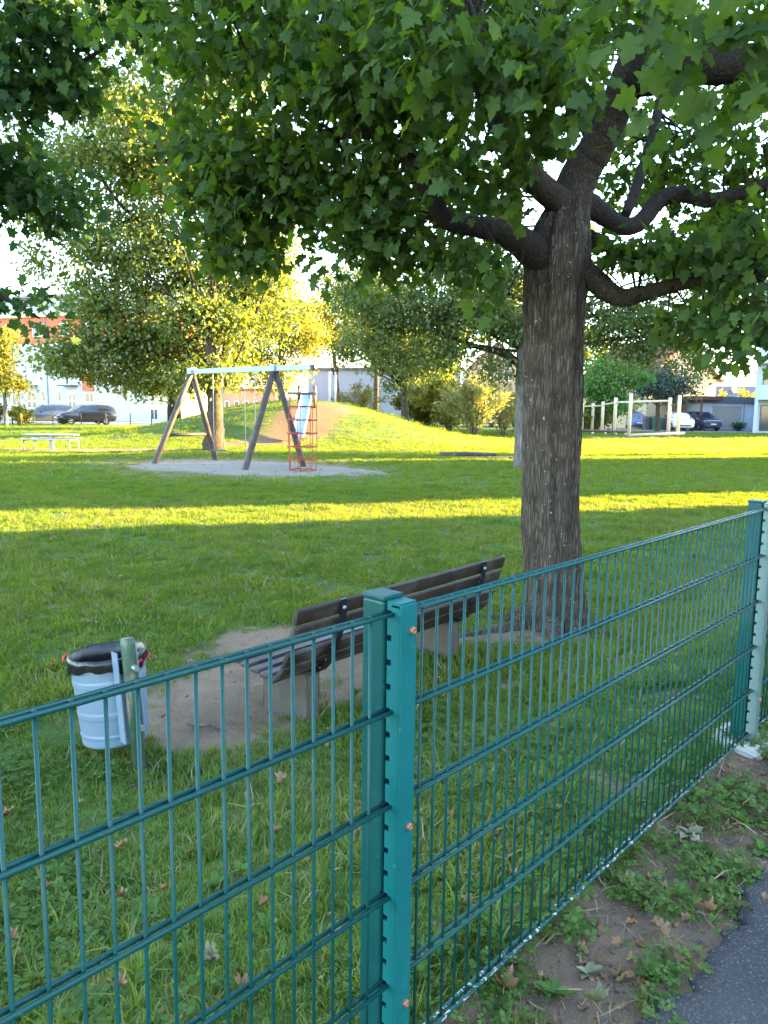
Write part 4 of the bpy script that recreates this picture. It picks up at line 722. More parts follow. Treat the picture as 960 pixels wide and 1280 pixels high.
# climbing net tower hung from the beam end
nc = at(381, 530, be.y); nq = be - bu * .36; cx, cy = nq.x, nq.y; zr = at(381, 492, cy).z; z0 = gzf(cx, cy); NT = empty('climbing_net', (cx, cy, z0), 0, 'tube shaped climbing net of red ropes hanging from the beam end', 'climbing net'); rr = .38
MB().lathe([(rr - .02, zr - z0 - .03), (rr + .02, zr - z0 - .03), (rr + .02, zr - z0 + .03), (rr - .02, zr - z0 + .03), (rr - .02, zr - z0 - .03)], n=28).build('top_ring', M['trim_dark'], NT)
nm = 7; lv = [.03, .28, .56, .86, 1.16, 1.46]; lv = [v * (zr - z0) / 1.75 for v in lv]
rad = lambda z: rr * (1 + .10 * math.sin(math.pi * min(1, z / (zr - z0))))
for k in range(nm):
    a = 2 * math.pi * k / nm + .2; MB().tube([(math.cos(a) * rad(z), math.sin(a) * rad(z), z) for z in [.02] + lv[1:] + [zr - z0]], .011, 6).build('rope', M['rope_red'], NT, True)
    MB().tube([(math.cos(a) * rr, math.sin(a) * rr, zr - z0), (.0, 0, be.z - z0 - .06)], .009, 5).build('hanging_rope', M['rope_pale'], NT, True)
for z in lv: MB().tube([(math.cos(2 * math.pi * k / 28) * rad(z), math.sin(2 * math.pi * k / 28) * rad(z), z + .012 * math.sin(k * 1.5)) for k in range(29)], .019, 6, False).build('rope_ring', M['rope_red'], NT, True)

# ------------------------------------------------------------------ slide on the mound
st = at(383, 494, 39.5); sb = at(371, 556, 32.4); sb = Vector((sb.x, sb.y, gzf(sb.x, sb.y)))
SL = empty('slide', sb, 0, 'blue slide with pale edges running down the sandy face of the mound', 'slide'); o = sb
path_ = []
for i in range(12):
    t = i / 11; x = st.x + (sb.x - st.x) * t; y = st.y + (sb.y + .3 - st.y) * t; z = max(gzf(x, y) + .14, st.z + (sb.z + .25 - st.z) * (t ** .85)) if t < .9 else gzf(x, y) + .22
    path_.append(Vector((x, y, z)))
fl, e1, e2 = MB(), MB(), MB(); wd = .24
for nm_, off, pr, mt in (('chute', 0, [(-wd, 0), (wd, 0), (wd, .03), (-wd, .03)], 'slide_blue'), ('side_rail', 0, [(-wd - .04, -.03), (-wd, -.03), (-wd, .16), (-wd - .04, .16)], 'slide_white'), ('side_rail', 0, [(wd, -.03), (wd + .04, -.03), (wd + .04, .16), (wd, .16)], 'slide_white')):
    mb = MB(); vs = []
    for i, p in enumerate(path_):
        d = (path_[min(i + 1, 11)] - path_[max(i - 1, 0)]).normalized(); sx = Vector((-d.y, d.x, 0)).normalized(); nz_ = sx.cross(d); nz_ = nz_ if nz_.z > 0 else -nz_
        vs += [p - o + sx * a + nz_ * b for a, b in pr]
    k = len(pr); mb.add(vs, [(i * k + j, i * k + (j + 1) % k, (i + 1) * k + (j + 1) % k, (i + 1) * k + j) for i in range(11) for j in range(k)] + [tuple(range(k - 1, -1, -1)), tuple(11 * k + j for j in range(k))]); mb.build(nm_, M[mt], SL)
tz = path_[0] - o; gt = gzf(path_[0].x, path_[0].y) - o.z
MB().box(tz + Vector((0, .35, -.02)), (.9, .7, .08)).build('platform', M['log_brown'], SL)
for sx in (-1, 1):
    for sy in (0.05, .65): MB().tube([(tz.x + sx * .42, tz.y + sy, gt - .2), (tz.x + sx * .42, tz.y + sy, tz.z + .5)], .06, 8).build('post', M['log_brown'], SL, True)
    MB().tube([(tz.x + sx * .5, tz.y, gt - .2), (tz.x + sx * .2, tz.y - 2.2, gzf(o.x + tz.x + sx * .2, o.y + tz.y - 2.2) - o.z)], .05, 8).build('side_log', M['timber_brown'], SL, True)

# ------------------------------------------------------------------ wooden climbing posts at the right
p = at(800, 545, 50); T = empty('climbing_course', (p.x, 50, gzf(p.x, 50)), 0, 'pale wooden climbing course of tall posts joined by beams, in sun before the carport', 'play equipment'); o = Vector(T.location)
ps = {}
for px, ty, Y in ((850, 494, 50), (838, 497, 50.6), (789, 492, 50), (770, 497, 54), (754, 502, 56), (741.5, 504, 56.5), (728.5, 504, 56)):
    q = at(px, ty, Y); ps[px] = q; g = Vector((q.x, q.y, gzf(q.x, q.y) - .3)); MB().tube([g - o, q - o - Zv * .02, q - o], [.125, .12, .10], 12).build('post', M['log_pale'], T, True)
def beam(a, b, r=.075, m='log_pale'): MB().tube([Vector(a) - o, Vector(b) - o], r, 10).build('beam', M[m], T, True)
beam(at(770, 503, 54), at(838, 501, 50.6)); beam(at(838, 506, 50.6), at(850, 505, 50), .06, 'timber_brown'); beam(at(754, 506, 56), at(770, 503, 54), .06); beam(at(728, 508, 56), at(754, 507, 56), .05); beam(at(789, 503, 50), at(770, 503, 54), .05)
beam(at(726, 538, 54), at(790, 540, 51), .085, 'timber_brown'); beam(at(785, 544, 50), at(856, 541.5, 49.6), .10); beam(at(838, 542, 50.6), at(850, 541, 50), .10, 'timber_brown'); beam(at(728, 548, 52), at(790, 547, 49.8), .05)
for px in (741, 757, 770, 782): q = at(px, 540, 52.5); g = Vector((q.x, q.y, gzf(q.x, q.y) - .2)); MB().tube([g - o, q - o], .07, 8).build('short_post', M['log_pale'], T, True)

# ------------------------------------------------------------------ litter bin with liner
pb = gp(176, 965); pt_ = at(159, 798, pb.y + .03)
C0 = at(146, 922, pb.y + .19); C1 = at(134, 817, pb.y + .20); ax_ = (C1 - C0); hb = ax_.length; rz_ = ax_.normalized(); LB = empty('litter_bin', pb, 0, 'round galvanised litter bin bolted to a short green post behind the left fence panel', 'litter bin')
q = rz_.to_track_quat('Z', 'Y').to_euler(); rb, rt_ = .158, .176
prof = [(0, 0), (rb * .9, 0), (rb, .012)]
def rid(z): return sum(.0038 * math.exp(-((z / hb - c) / .012) ** 2) for c in (.14, .36, .395, .72, .755))
for k in range(1, 61): z = .012 + (hb - .012) * k / 60; prof.append((rb + (rt_ - rb) * z / hb + rid(z), z))
prof += [(rt_ + .010, hb + .004), (rt_ + .004, hb + .012), (rt_ - .006, hb + .004)] + [(rb + (rt_ - rb) * z - .008, hb * z) for z in (.8, .5, .2, .04)] + [(0, .012)]
MB().lathe(prof, n=56).build('bucket', M['galvanised'], LB, True, C0 - pb, q)
d = (pt_ - pb).normalized(); MB().tube([pb - pb - d * .2, pt_ - pb - d * .03, pt_ - pb], [.034, .034, .029], 18).build('post', M['post_green'], LB, True)
vb = (Vector((C1.x, C1.y, 0)) - Vector((pb.x, pb.y, 0))).normalized(); sb_ = Vector((-vb.y, vb.x, 0))
for s, nm_ in ((-1, 'bracket'), (1, 'bracket')):
    mb = MB(); mb.box((pb.lerp(pt_, .56) - pb) + vb * .042 + sb_ * (.050 * s), (.05, .006, .44), ax=(vb, sb_, d)); mb.build(nm_, M['galvanised'], LB)
for t in (.36, .8): MB().lathe([(.0, .05), (.012, .05), (.014, .0), (.0, 0)], n=8).build('bolt', M['steel_pale'], LB, False, pb.lerp(pt_, t) - pb - vb * .065, vb.to_track_quat('Z', 'Y').to_euler())
BG = empty('bin_bag', C1, 0, 'black plastic bag lining the litter bin, its crumpled edge folded over the rim', 'bin bag'); mb = MB(); vs = []; n = 90
pr = [(rt_ + .008, -.050, 1.3), (rt_ + .010, -.025, .7), (rt_ + .012, -.008, .35), (rt_ + .010, .008, .25), (rt_ + .002, .014, .2), (rt_ - .008, .008, .25), (rt_ - .014, -.05, .3), (rt_ - .022, -.15, .5), (rt_ - .04, -.27, .6), (.05, -.31, .5), (0, -.31, 0)]
for r, z, am in pr:
    for k in range(n):
        a = 2 * math.pi * k / n; wv = .004 * math.sin(a * 23 + z * 30) + .003 * math.sin(a * 37 + 2) + random.uniform(-.001, .001); zz = z + am * (.009 * math.sin(a * 3 + 1) + .006 * math.sin(a * 11)); vs.append((math.cos(a) * (r + abs(wv) * am), math.sin(a) * (r + abs(wv) * am), zz + (random.uniform(-.002, .002) * am)))
mb.add(vs, [(i * n + k, i * n + (k + 1) % n, (i + 1) * n + (k + 1) % n, (i + 1) * n + k) for i in range(len(pr) - 1) for k in range(n)]); bo = mb.build('bag', M['bin_bag'], BG, True); bo.rotation_euler = q
for a in (3.35, -.35, .1):
    c = Vector((math.cos(a) * (rt_ + .026), math.sin(a) * (rt_ + .026), -.012)); mb = MB(); mb.tube([c + Vector((-.02 * math.sin(a), .02 * math.cos(a), -.014)), c + Vector((0, 0, .010)), c + Vector((.03 * math.sin(a), -.03 * math.cos(a), -.008)), c + Vector((.045 * math.sin(a), -.045 * math.cos(a), .012))], [.003, .0055, .005, .003], 7); mb.build('drawstring', M['red_string'], BG, True)

# ------------------------------------------------------------------ park bench
bb = gp(384, 905); ba = R_(49.5); DB = Vector((math.cos(ba), math.sin(ba), 0)); NF = Vector((-math.sin(ba), math.cos(ba), 0)); bb.z = -.28
BN = empty('park_bench', bb + DB * .75, 0, 'brown slatted park bench on concrete legs, seen from behind, under the maple', 'bench'); off = DB * .75
def bp(s, o_, z): return DB * s + NF * o_ + Zv * z - off
def slat(s0, s1, o_, z, wdt, th, tilt, m):             # tilt: angle of the board's face from vertical
    yv = (Zv * math.cos(tilt) - NF * math.sin(tilt)); xv = DB; nv = xv.cross(yv); L_ = s1 - s0
    a = MB().box(bp((s0 + s1) / 2, o_, z), (L_, wdt, th), ax=(xv, yv, nv), b=.012); ob = a.build('slat', M[m], BN); auto_smooth(ob, 35); return ob
for o_, z, t, m in ((-.165, .668, .25, 'bench_wood'), (-.135, .568, .28, 'bench_wood'), (-.085, .425, .42, 'bench_wood'), (-.045, .352, .62, 'bench_wood'), (.008, .300, .95, 'bench_wood')): slat(-.24, 1.745, o_, z, .082 if z > .5 else .074, .032, t, m)
for o_, z, m in ((.085, .302, 'bench_seat'), (.165, .312, 'bench_seat'), (.248, .322, 'bench_seat'), (.33, .330, 'bench_seat')): slat(-.24, 1.745, o_, z, .072, .032, R_(88), m)
for s in (.085, 1.46):
    pts = [(-.195, .715), (-.188, .62), (-.168, .53), (-.125, .42), (-.08, .335), (-.02, .275), (.06, .262), (.2, .275), (.33, .292)]
    pp, rr = smooth_path([bp(s, a, z) for a, z in pts], [.012] * 9, 4); mb = MB(); vs = []
    for i, p in enumerate(pp):
        dd = (pp[min(i + 1, len(pp) - 1)] - pp[max(0, i - 1)]).normalized(); nn = DB.cross(dd); vs += [p + DB * .022 + nn * .007, p - DB * .022 + nn * .007, p - DB * .022 - nn * .007, p + DB * .022 - nn * .007]
    mb.add(vs, [(i * 4 + j, i * 4 + (j + 1) % 4, i * 4 + 4 + (j + 1) % 4, i * 4 + 4 + j) for i in range(len(pp) - 1) for j in range(4)] + [(3, 2, 1, 0), tuple((len(pp) - 1) * 4 + j for j in range(4))]); mb.build('bracket', M['cast_iron'], BN)
    for o_, z in ((-.198, .668), (-.172, .568), (-.12, .425), (-.075, .345)): MB().lathe([(0, .012), (.009, .010), (.013, .0), (.013, -.01)], n=10).build('bolt', M['steel_pale'], BN, True, bp(s, o_, z), (-NF + Zv * .2).to_track_quat('Z', 'Y').to_euler())
    mb = MB(); mb.box(bp(s - .035, .19, .085), (.095, .38, .345), ax=(DB, NF, Zv), b=.012); ob = mb.build('leg', M['concrete'], BN)
    bm = bmesh.new(); bm.from_mesh(ob.data); bmesh.ops.subdivide_edges(bm, edges=bm.edges[:], cuts=4, use_grid_fill=True)
    for v in bm.verts: v.co += Vector((random.uniform(-1, 1), random.uniform(-1, 1), random.uniform(-1, 1))) * .004
    bm.to_mesh(ob.data); bm.free()

# ------------------------------------------------------------------ double rod mesh fence
FH = [1.046 - .2 * k for k in range(6)]
rod_v = MB().tube([(0, 0, .030), (0, 0, 1.050)], .0033, 8).mesh('vertical_rod')
def fw_(s, wv, z): return FP + FD * s + FN * wv + Zv * z
frz = FA
def panel(label, s0, s1, rods, spotted):
    P_ = empty('mesh_fence', fw_((s0 + s1) / 2, 0, 0), frz, label, 'fence panel', 'fence panels along the path'); c = (s0 + s1) / 2
    for s in rods: link('vertical_rod', rod_v, M['fence_paint'], P_, True, (s - c, 0, 0))
    hl = MB().tube([(-(s1 - s0) / 2, 0, 0), ((s1 - s0) / 2, 0, 0)], .0047, 8).mesh('horizontal_rod'); hw = hl.copy() if spotted else hl
    hl.materials.append(M['fence_paint']); 
    if spotted: hw.materials.append(M['fence_glint'])  # lowest rods: sky reflection put into the colour as pale spots
    for k, z in enumerate(FH):
        for wv in (-.0084, .0084): link('horizontal_rod', hw if k == 5 else hl, M['fence_paint'], P_, True, (0, wv, z))
    return P_
panel('teal mesh fence panel left of the bolted post, in front of the litter bin', -2.325, -.012, [-.077 - .048 * k for k in range(47)], False)
panel('teal mesh fence panel right of the bolted post, running past the maple trunk', .012, 2.325, [.075 + .048 * k for k in range(46)], True)
panel('teal mesh fence panel beyond the notched post at the right edge', 2.355, 4.66, [2.415 + .048 * k for k in range(46)], True)
def post(label, s, cover, ftz):
    P_ = empty('fence_post', fw_(s, 0, 0), frz, label, 'fence post', 'fence posts')
    X, Y, Z = Vector((1, 0, 0)), Vector((0, 1, 0)), Zv      # local: x along fence, +y to the lawn
    MB().box((0, .042, .435), (.056, .058, 1.266), b=.006).build('tube', M['fence_paint'], P_)
    MB().box((0, .042, 1.073), (.059, .061, .010), b=.003).build('cap', M['fence_paint'], P_)
    m = MB(); m.box((0, -.0285, .53), (.046, .005, 1.07), b=.0015); m.box((0, -.010, 1.067), (.046, .034, .006))
    for sx in (-1, 1):
        z = -.02
        notches = [v for k in range(-1, 22) for v in [1.046 - .05 * k]]
        zs = sorted([v for v in notches if v > 0 and v < 1.07]); lo = 0.0
        for v in zs + [1.1]:
            hi = v - .0062
            if v == 1.1: hi = 1.064
            if hi - lo > .004: m.box((sx * .0205, .0015, (lo + hi) / 2), (.005, .011, hi - lo))
            lo = v + .0062
        m.box((sx * .0205, -.015, .53), (.005, .022, 1.06))
    m.build('cover_strip', M[cover], P_)
    for z in (1.012, .60, .2):
        b_ = link('bolt', MB().lathe([(0, .004), (.003, .0042), (.0035, .007), (.0065, .0065), (.008, .003), (.008, 0)], n=16).mesh('bolt'), M['copper'], P_, True, (.008, -.031, z), (R_(90), 0, 0))
    if ftz:
        mb = MB(); mb.box((0, .03, -.06), (.26, .24, .15), b=.03); ob = mb.build('footing', M['concrete_pale'], P_)
        bm = bmesh.new(); bm.from_mesh(ob.data); bmesh.ops.subdivide_edges(bm, edges=bm.edges[:], cuts=3, use_grid_fill=True)
        for v in bm.verts: v.co += Vector((random.uniform(-1, 1), random.uniform(-1, 1), random.uniform(-1, 1))) * .008
        bm.to_mesh(ob.data); bm.free()
    return P_
post('teal fence post with copper bolts and slotted cover strip between bench and path', 0, 'fence_cover', False)
post('teal fence post with whitish notched strip on a pale footing at the right edge', 2.34, 'zinc_strip', True)
post('teal fence post at the left end of the fence beyond the litter bin', -2.34, 'fence_cover', False)

# ------------------------------------------------------------------ scattered ground cover (geometry nodes, nobody could count it)
def scatter(name, protos, pts, rot, sc, pid, m):
    """protos: list of (V,F triangles); one object whose vertices carry prototypes and scatter points"""
    Vs, Fs, pr = [], [], []; k = 0
    for i, (v, fc) in enumerate(protos): Vs.append(v); Fs.append(np.asarray(fc) + k); pr.append(np.full(len(v), i)); k += len(v)
    np_ = k; V = np.concatenate(Vs + [pts]); me = np_mesh(name, V, np.concatenate(Fs)); n = len(pts)
    def att(nm, typ, arr, key='value'): a = me.attributes.new(nm, typ, 'POINT'); a.data.foreach_set(key, np.ascontiguousarray(arr).ravel())
    att('is_pt', 'FLOAT', np.concatenate([np.zeros(np_), np.ones(n)]).astype(np.float32)); att('pid', 'INT', np.concatenate(pr + [pid]).astype(np.int32))
    att('rot', 'FLOAT_VECTOR', np.concatenate([np.zeros((np_, 3)), rot]).astype(np.float32), 'vector'); att('sc', 'FLOAT', np.concatenate([np.ones(np_), sc]).astype(np.float32))
    me.materials.append(m); o = bpy.data.objects.new(name, me); COL.objects.link(o); tag(o, kind='stuff')
    g = bpy.data.node_groups.new(name, 'GeometryNodeTree'); g.interface.new_socket('Geometry', in_out='INPUT', socket_type='NodeSocketGeometry'); g.interface.new_socket('Geometry', in_out='OUTPUT', socket_type='NodeSocketGeometry')
    nd = lambda t: g.nodes.new(t); gi, go = nd('NodeGroupInput'), nd('NodeGroupOutput'); L = g.links.new
    def na(nm, typ): a = nd('GeometryNodeInputNamedAttribute'); a.data_type = typ; a.inputs[0].default_value = nm; return [s for s in a.outputs if s.enabled][0]
    cmp_ = nd('FunctionNodeCompare'); cmp_.data_type = 'FLOAT'; cmp_.operation = 'GREATER_THAN'; L(na('is_pt', 'FLOAT'), cmp_.inputs[0]); cmp_.inputs[1].default_value = .5
    sp = nd('GeometryNodeSeparateGeometry'); sp.domain = 'POINT'; L(gi.outputs[0], sp.inputs[0]); L(cmp_.outputs[0], sp.inputs['Selection'])
    si = nd('GeometryNodeSplitToInstances'); si.domain = 'POINT'; L(sp.outputs[1], si.inputs[0]); L(na('pid', 'INT'), si.inputs['Group ID'])
    mp = nd('GeometryNodeMeshToPoints'); L(sp.outputs[0], mp.inputs[0])
    ip = nd('GeometryNodeInstanceOnPoints'); L(mp.outputs[0], ip.inputs['Points']); L(si.outputs[0], ip.inputs['Instance']); ip.inputs['Pick Instance'].default_value = True; L(na('pid', 'INT'), ip.inputs['Instance Index'])
    L(na('rot', 'FLOAT_VECTOR'), ip.inputs['Rotation']); L(na('sc', 'FLOAT'), ip.inputs['Scale']); L(ip.outputs[0], go.inputs[0])
    md = o.modifiers.new('scatter', 'NODES'); md.node_group = g; return o
def tuft(nb, spread, hmin, hmax, wd, lean):
    V, Fc = [], []
    for _ in range(nb):
        a, r = random.uniform(0, 6.28), spread * math.sqrt(random.random()); bx, by = r * math.cos(a), r * math.sin(a); h_ = random.uniform(hmin, hmax); da = random.uniform(0, 6.28); ln = random.uniform(.1, lean) * h_; w_ = wd * random.uniform(.7, 1.3); pa = da + 1.57 + random.uniform(-.5, .5); k = len(V)
        for t, ww in ((0, 1), (.5, .85)):
            q = (bx + math.cos(da) * ln * t * t, by + math.sin(da) * ln * t * t, h_ * t - .006 * (t == 0)); V += [(q[0] - math.cos(pa) * w_ * ww / 2, q[1] - math.sin(pa) * w_ * ww / 2, q[2]), (q[0] + math.cos(pa) * w_ * ww / 2, q[1] + math.sin(pa) * w_ * ww / 2, q[2])]
        V.append((bx + math.cos(da) * ln, by + math.sin(da) * ln, h_ * (1 - .25 * random.random()))); Fc += [(k, k + 1, k + 3), (k, k + 3, k + 2), (k + 2, k + 3, k + 4)]
    return np.array(V), np.array(Fc)
def region(n, y0, y1, k=.70, xo=.6):
    y = np.sqrt(rng.uniform(y0 ** 2, y1 ** 2, n)); x = rng.uniform(-1, 1, n) * (k * y + xo); return x, y
def grass_zone(name, dens, y0, y1, protos, smin, smax, m, keep=lambda x, y: np.ones_like(x), tilt=.15):
    area = .70 * (y1 ** 2 - y0 ** 2) + 1.2 * (y1 - y0); x, y = region(int(dens * area), y0, y1); q = qdist(x, y); s = soil_mask(x, y); pk = np.clip(1.05 - s * 1.25, .0, 1) * (q > .03) * (pave_mask(x, y) < .1)
    pk *= np.where(vnoise(x, y, 2.3) + .4 * vnoise(x, y, 7) < -.62, .3, 1.0) if y1 < 20 else 1.0
    ok = rng.random(len(x)) < pk * keep(x, y); x, y = x[ok], y[ok]; n = len(x)
    rot = np.stack([rng.normal(0, tilt, n), rng.normal(0, tilt, n), rng.uniform(0, 6.28, n)], 1); big = 1 + .35 * vnoise(x, y, 3.1)
    return scatter(name, protos, np.stack([x, y, gz(x, y) - .004], 1), rot, rng.uniform(smin, smax, n) * big, rng.integers(0, len(protos), n), m)
near = [tuft(11, .028, .018, .052, .0040, 1.1) for _ in range(5)]; mid = [tuft(16, .06, .025, .060, .006, .9) for _ in range(4)]; far = [tuft(26, .16, .03, .07, .011, .8) for _ in range(4)]; vfar = [tuft(34, .42, .035, .08, .02, .8) for _ in range(3)]
grass_zone('near_grass', 1700, .9, 3.6, near, .7, 1.25, M['grass'])
grass_zone('lawn_grass', 520, 3.6, 8.5, mid, .7, 1.2, M['lawn_grass'])
grass_zone('lawn_grass', 200, 8.5, 17, mid, .95, 1.5, M['lawn_grass'])
grass_zone('lawn_grass', 34, 17, 34, far, .8, 1.3, M['lawn_grass'])
grass_zone('lawn_grass', 8, 34, 58, vfar, .7, 1.2, M['lawn_grass'])
tall = [tuft(12, .02, .07, .15, .0045, 1.1) for _ in range(4)]
grass_zone('long_grass', 110, 1.0, 4.2, tall, .6, 1.15, M['grass'], lambda x, y: (vnoise(x, y, 3.7) > .05) * np.clip(1.6 - qdist(x, y), 0, 1))
# dry blades and clover
grass_zone('dry_grass', 110, 1.0, 14, [tuft(5, .03, .02, .06, .004, 1.6) for _ in range(3)], .8, 1.4, M['straw'], tilt=.5)
def clover_proto(n, spread):
    V, Fc = [], []
    for _ in range(n):
        a, r = random.uniform(0, 6.28), spread * math.sqrt(random.random()); c = Vector((r * math.cos(a), r * math.sin(a), random.uniform(.012, .045))); t = random.uniform(0, 6.28); s = random.uniform(.007, .014)
        for j in range(3):
            b = t + j * 2.094; k = len(V); e = Vector((math.cos(b), math.sin(b), random.uniform(-.2, .35))); sd2 = Vector((-math.sin(b), math.cos(b), 0)); V += [tuple(c), tuple(c + e * s * .7 + sd2 * s * .6), tuple(c + e * s * 1.25), tuple(c + e * s * .7 - sd2 * s * .6)]; Fc += [(k, k + 1, k + 2), (k, k + 2, k + 3)]
    return np.array(V), np.array(Fc)
cl = [clover_proto(9, .05) for _ in range(4)]
grass_zone('clover', 260, 1.0, 5.5, cl, .8, 1.7, M['clover'], lambda x, y: sstep(5.4, 3.0, y) * np.clip(.12 + .9 * vnoise(x, y, 1.9) + .5 * ((x > .2) & (qdist(x, y) < 1.5)), 0, 1))
lv_ = []
for s in range(4):
    Vt, Fc = MAPLE; V2 = Vt - np.array([0, .4, 0]); V2 = V2 * .055; V2[:, 0] *= .75; V2[:, 2] = np.abs(V2[:, 0]) * rng.uniform(.7, 1.5) + V2[:, 1] ** 2 * rng.uniform(4, 14) + rng.normal(0, .004, len(V2)) + .01; lv_.append((V2, Fc))
# verge between fence and asphalt: soil crumbs, clover patches, grass wisps
def verge_zone(name, n, protos, smin, smax, m, thr, q0=-.35, q1=.06, tilt=.3):
    s = rng.uniform(-1.5, 5, n); q = -rng.uniform(-q1, -q0, n); x = FP.x + FD.x * s - FN.x * q; y = FP.y + FD.y * s - FN.y * q; ok = (vnoise(x, y, 4.6) + .5 * vnoise(x, y, 11)) > thr; x, y = x[ok], y[ok]; k = len(x)
    scatter(name, protos, np.stack([x, y, gz(x, y) - .002], 1), np.stack([rng.normal(0, tilt, k), rng.normal(0, tilt, k), rng.uniform(0, 6.28, k)], 1), rng.uniform(smin, smax, k), rng.integers(0, len(protos), k), m)
crumb = []
for _ in range(4):
    v = np.array([(1, 0, 0), (-1, 0, 0), (0, 1, 0), (0, -1, 0), (0, 0, .7), (0, 0, -.5)]) * .006 * rng.uniform(.6, 1.4, (6, 3)); crumb.append((v, np.array([(0, 2, 4), (2, 1, 4), (1, 3, 4), (3, 0, 4), (2, 0, 5), (1, 2, 5), (3, 1, 5), (0, 3, 5)])))
plain('crumb', (.13, .10, .08), .95, 0, .4, 40)
verge_zone('soil_crumbs', 9000, crumb, .3, 1.5, M['crumb'], -2); verge_zone('verge_clover', 1500, cl, .5, 1.4, M['clover'], -.12); verge_zone('verge_grass', 1500, near, .5, 1.1, M['grass'], -.05); verge_zone('verge_straw', 900, [tuft(4, .04, .01, .04, .003, 3.0) for _ in range(3)], .8, 1.5, M['straw'], -.5, tilt=.9)
verge_zone('leaf_litter', 950, lv_, .12, .7, M['dry_leaf'], -2, tilt=.5)
# crumbs and bits on the trodden soil by the bench
x, y = rng.normal(-.8, .5, 1500), rng.normal(4.4, .6, 1500); ok = soil_mask(x, y) > .3; x, y = x[ok], y[ok]; k = len(x)
scatter('soil_crumbs', crumb, np.stack([x, y, gz(x, y)], 1), rng.uniform(0, 6, (k, 3)), rng.uniform(.2, .8, k), rng.integers(0, 4, k), M['crumb'])
# leaf litter too small to pick apart
x, y = region(2400, 4.5, 26); ok = (pave_mask(x, y) < .5) & (qdist(x, y) > .1) & (rng.random(len(x)) < .35 + .65 * np.exp(-((x - .8) ** 2 + (y - 6) ** 2) / 18)); x, y = x[ok], y[ok]; k = len(x)
scatter('leaf_litter', lv_, np.stack([x, y, gz(x, y) + .02], 1), np.stack([rng.normal(0, .3, k), rng.normal(0, .3, k), rng.uniform(0, 6.3, k)], 1), rng.uniform(.4, 1.0, k), rng.integers(0, 4, k), M['dry_leaf'])

x, y = region(900, 1.0, 5.5); ok = qdist(x, y) > .04; x, y = x[ok], y[ok]; k = len(x)
scatter('leaf_litter', lv_, np.stack([x, y, gz(x, y) + .015], 1), np.stack([rng.normal(0, .4, k), rng.normal(0, .4, k), rng.uniform(0, 6.3, k)], 1), rng.uniform(.12, .42, k), rng.integers(0, 4, k), M['dry_leaf'])
s_ = rng.uniform(-1.5, 5, 900); q_ = .352 + np.abs(rng.normal(0, .035, 900)); x = FP.x + FD.x * s_ + FN.x * q_; y = FP.y + FD.y * s_ + FN.y * q_
scatter('soil_crumbs', crumb, np.stack([x, y, np.full(900, .0145)], 1), rng.uniform(0, 6, (900, 3)), rng.uniform(.15, .8, 900), rng.integers(0, 4, 900), M['crumb'])
# ------------------------------------------------------------------ fallen leaves one can pick apart
fl_me = []
for s, (v, fc) in enumerate(lv_): me = np_mesh('fallen_leaf', v, fc); me.materials.append(M['dry_leaf']); fl_me.append(me)
pale_me = [m.copy() for m in fl_me]
for m in pale_me: m.materials.clear(); m.materials.append(M['weed_pale'])
def fallen(px, py, s, label, grp, pale=False, lift=.012):
    p = gp(px, py); q = qdist(p.x, p.y)
    if q < -.36: p.z = .014
    o = bpy.data.objects.new('fallen_leaf', (pale_me if pale else fl_me)[random.randint(0, 3)]); COL.objects.link(o); o.location = p + Zv * lift; o.scale = (s, s, s); o.rotation_euler = (random.uniform(-.35, .35), random.uniform(-.35, .35), random.uniform(0, 6.28)); tag(o, label, 'leaf', grp)
V_ = 'fallen leaves on the verge'
fallen(627, 1240, 1.25, 'large tan leaf at the foot of the fence in the bottom corner', V_); fallen(785, 1115, 1.1, 'pinkish dry leaf in the middle of the bare verge', V_); fallen(825, 1170, .95, 'tan leaf lying right of the middle of the verge near the weeds', V_); fallen(882, 1145, 1.0, 'dark reddish leaf at the ragged asphalt edge', V_); fallen(955, 1137, .5, 'small tan leaf lying on the asphalt path', V_)
fallen(843, 1010, .7, 'orange brown leaf just outside the fence halfway along the verge', V_); fallen(868, 1060, .9, 'pale whitish leaf lying upside down among the verge weeds', V_, True); fallen(745, 1262, 1.15, 'pale green upturned leaf near the bottom of the verge by the asphalt', V_, True); fallen(640, 1212, .9, 'creamy pale leaf against the lowest fence rod', V_, True); fallen(870, 1000, .9, 'pale grey leaf near the far end of the verge', V_, True); fallen(930, 985, .7, 'pale green leaf on the soil near the pale footing', V_, True)
G_ = 'dry leaves scattered on the grass inside the fence'
for px, py, s, lb in ((12, 1027, .9, 'tan leaf in the grass at the left edge below the bin'), (155, 1068, .9, 'dry leaf in the grass below the bin between two fence rods'), (153, 1133, .8, 'orange brown leaf in the grass left of the dandelion rosette'), (15, 1185, .9, 'upper dry leaf of the pair in the bottom left corner'), (20, 1215, 1.0, 'lower dry leaf of the pair in the bottom left corner grass'), (353, 985, 1.2, 'upright curled brown leaf in the grass left of the bolted post'), (345, 1050, .9, 'brown leaf below the upright curled leaf left of the bolted post'), (150, 1250, 1.1, 'brown leaf near the bottom edge under the left panel'), (560, 1030, .9, 'rusty leaf right of the bolted post near its middle bolt'), (420, 1180, .8, 'brown leaf low in the grass just left of the bolted post'), (585, 1140, .8, 'brown leaf behind the right panel above the green dock'), (205, 905, .8, 'orange leaf beside the foot of the bin post')):
    fallen(px, py, s, lb, G_, lift=.03)
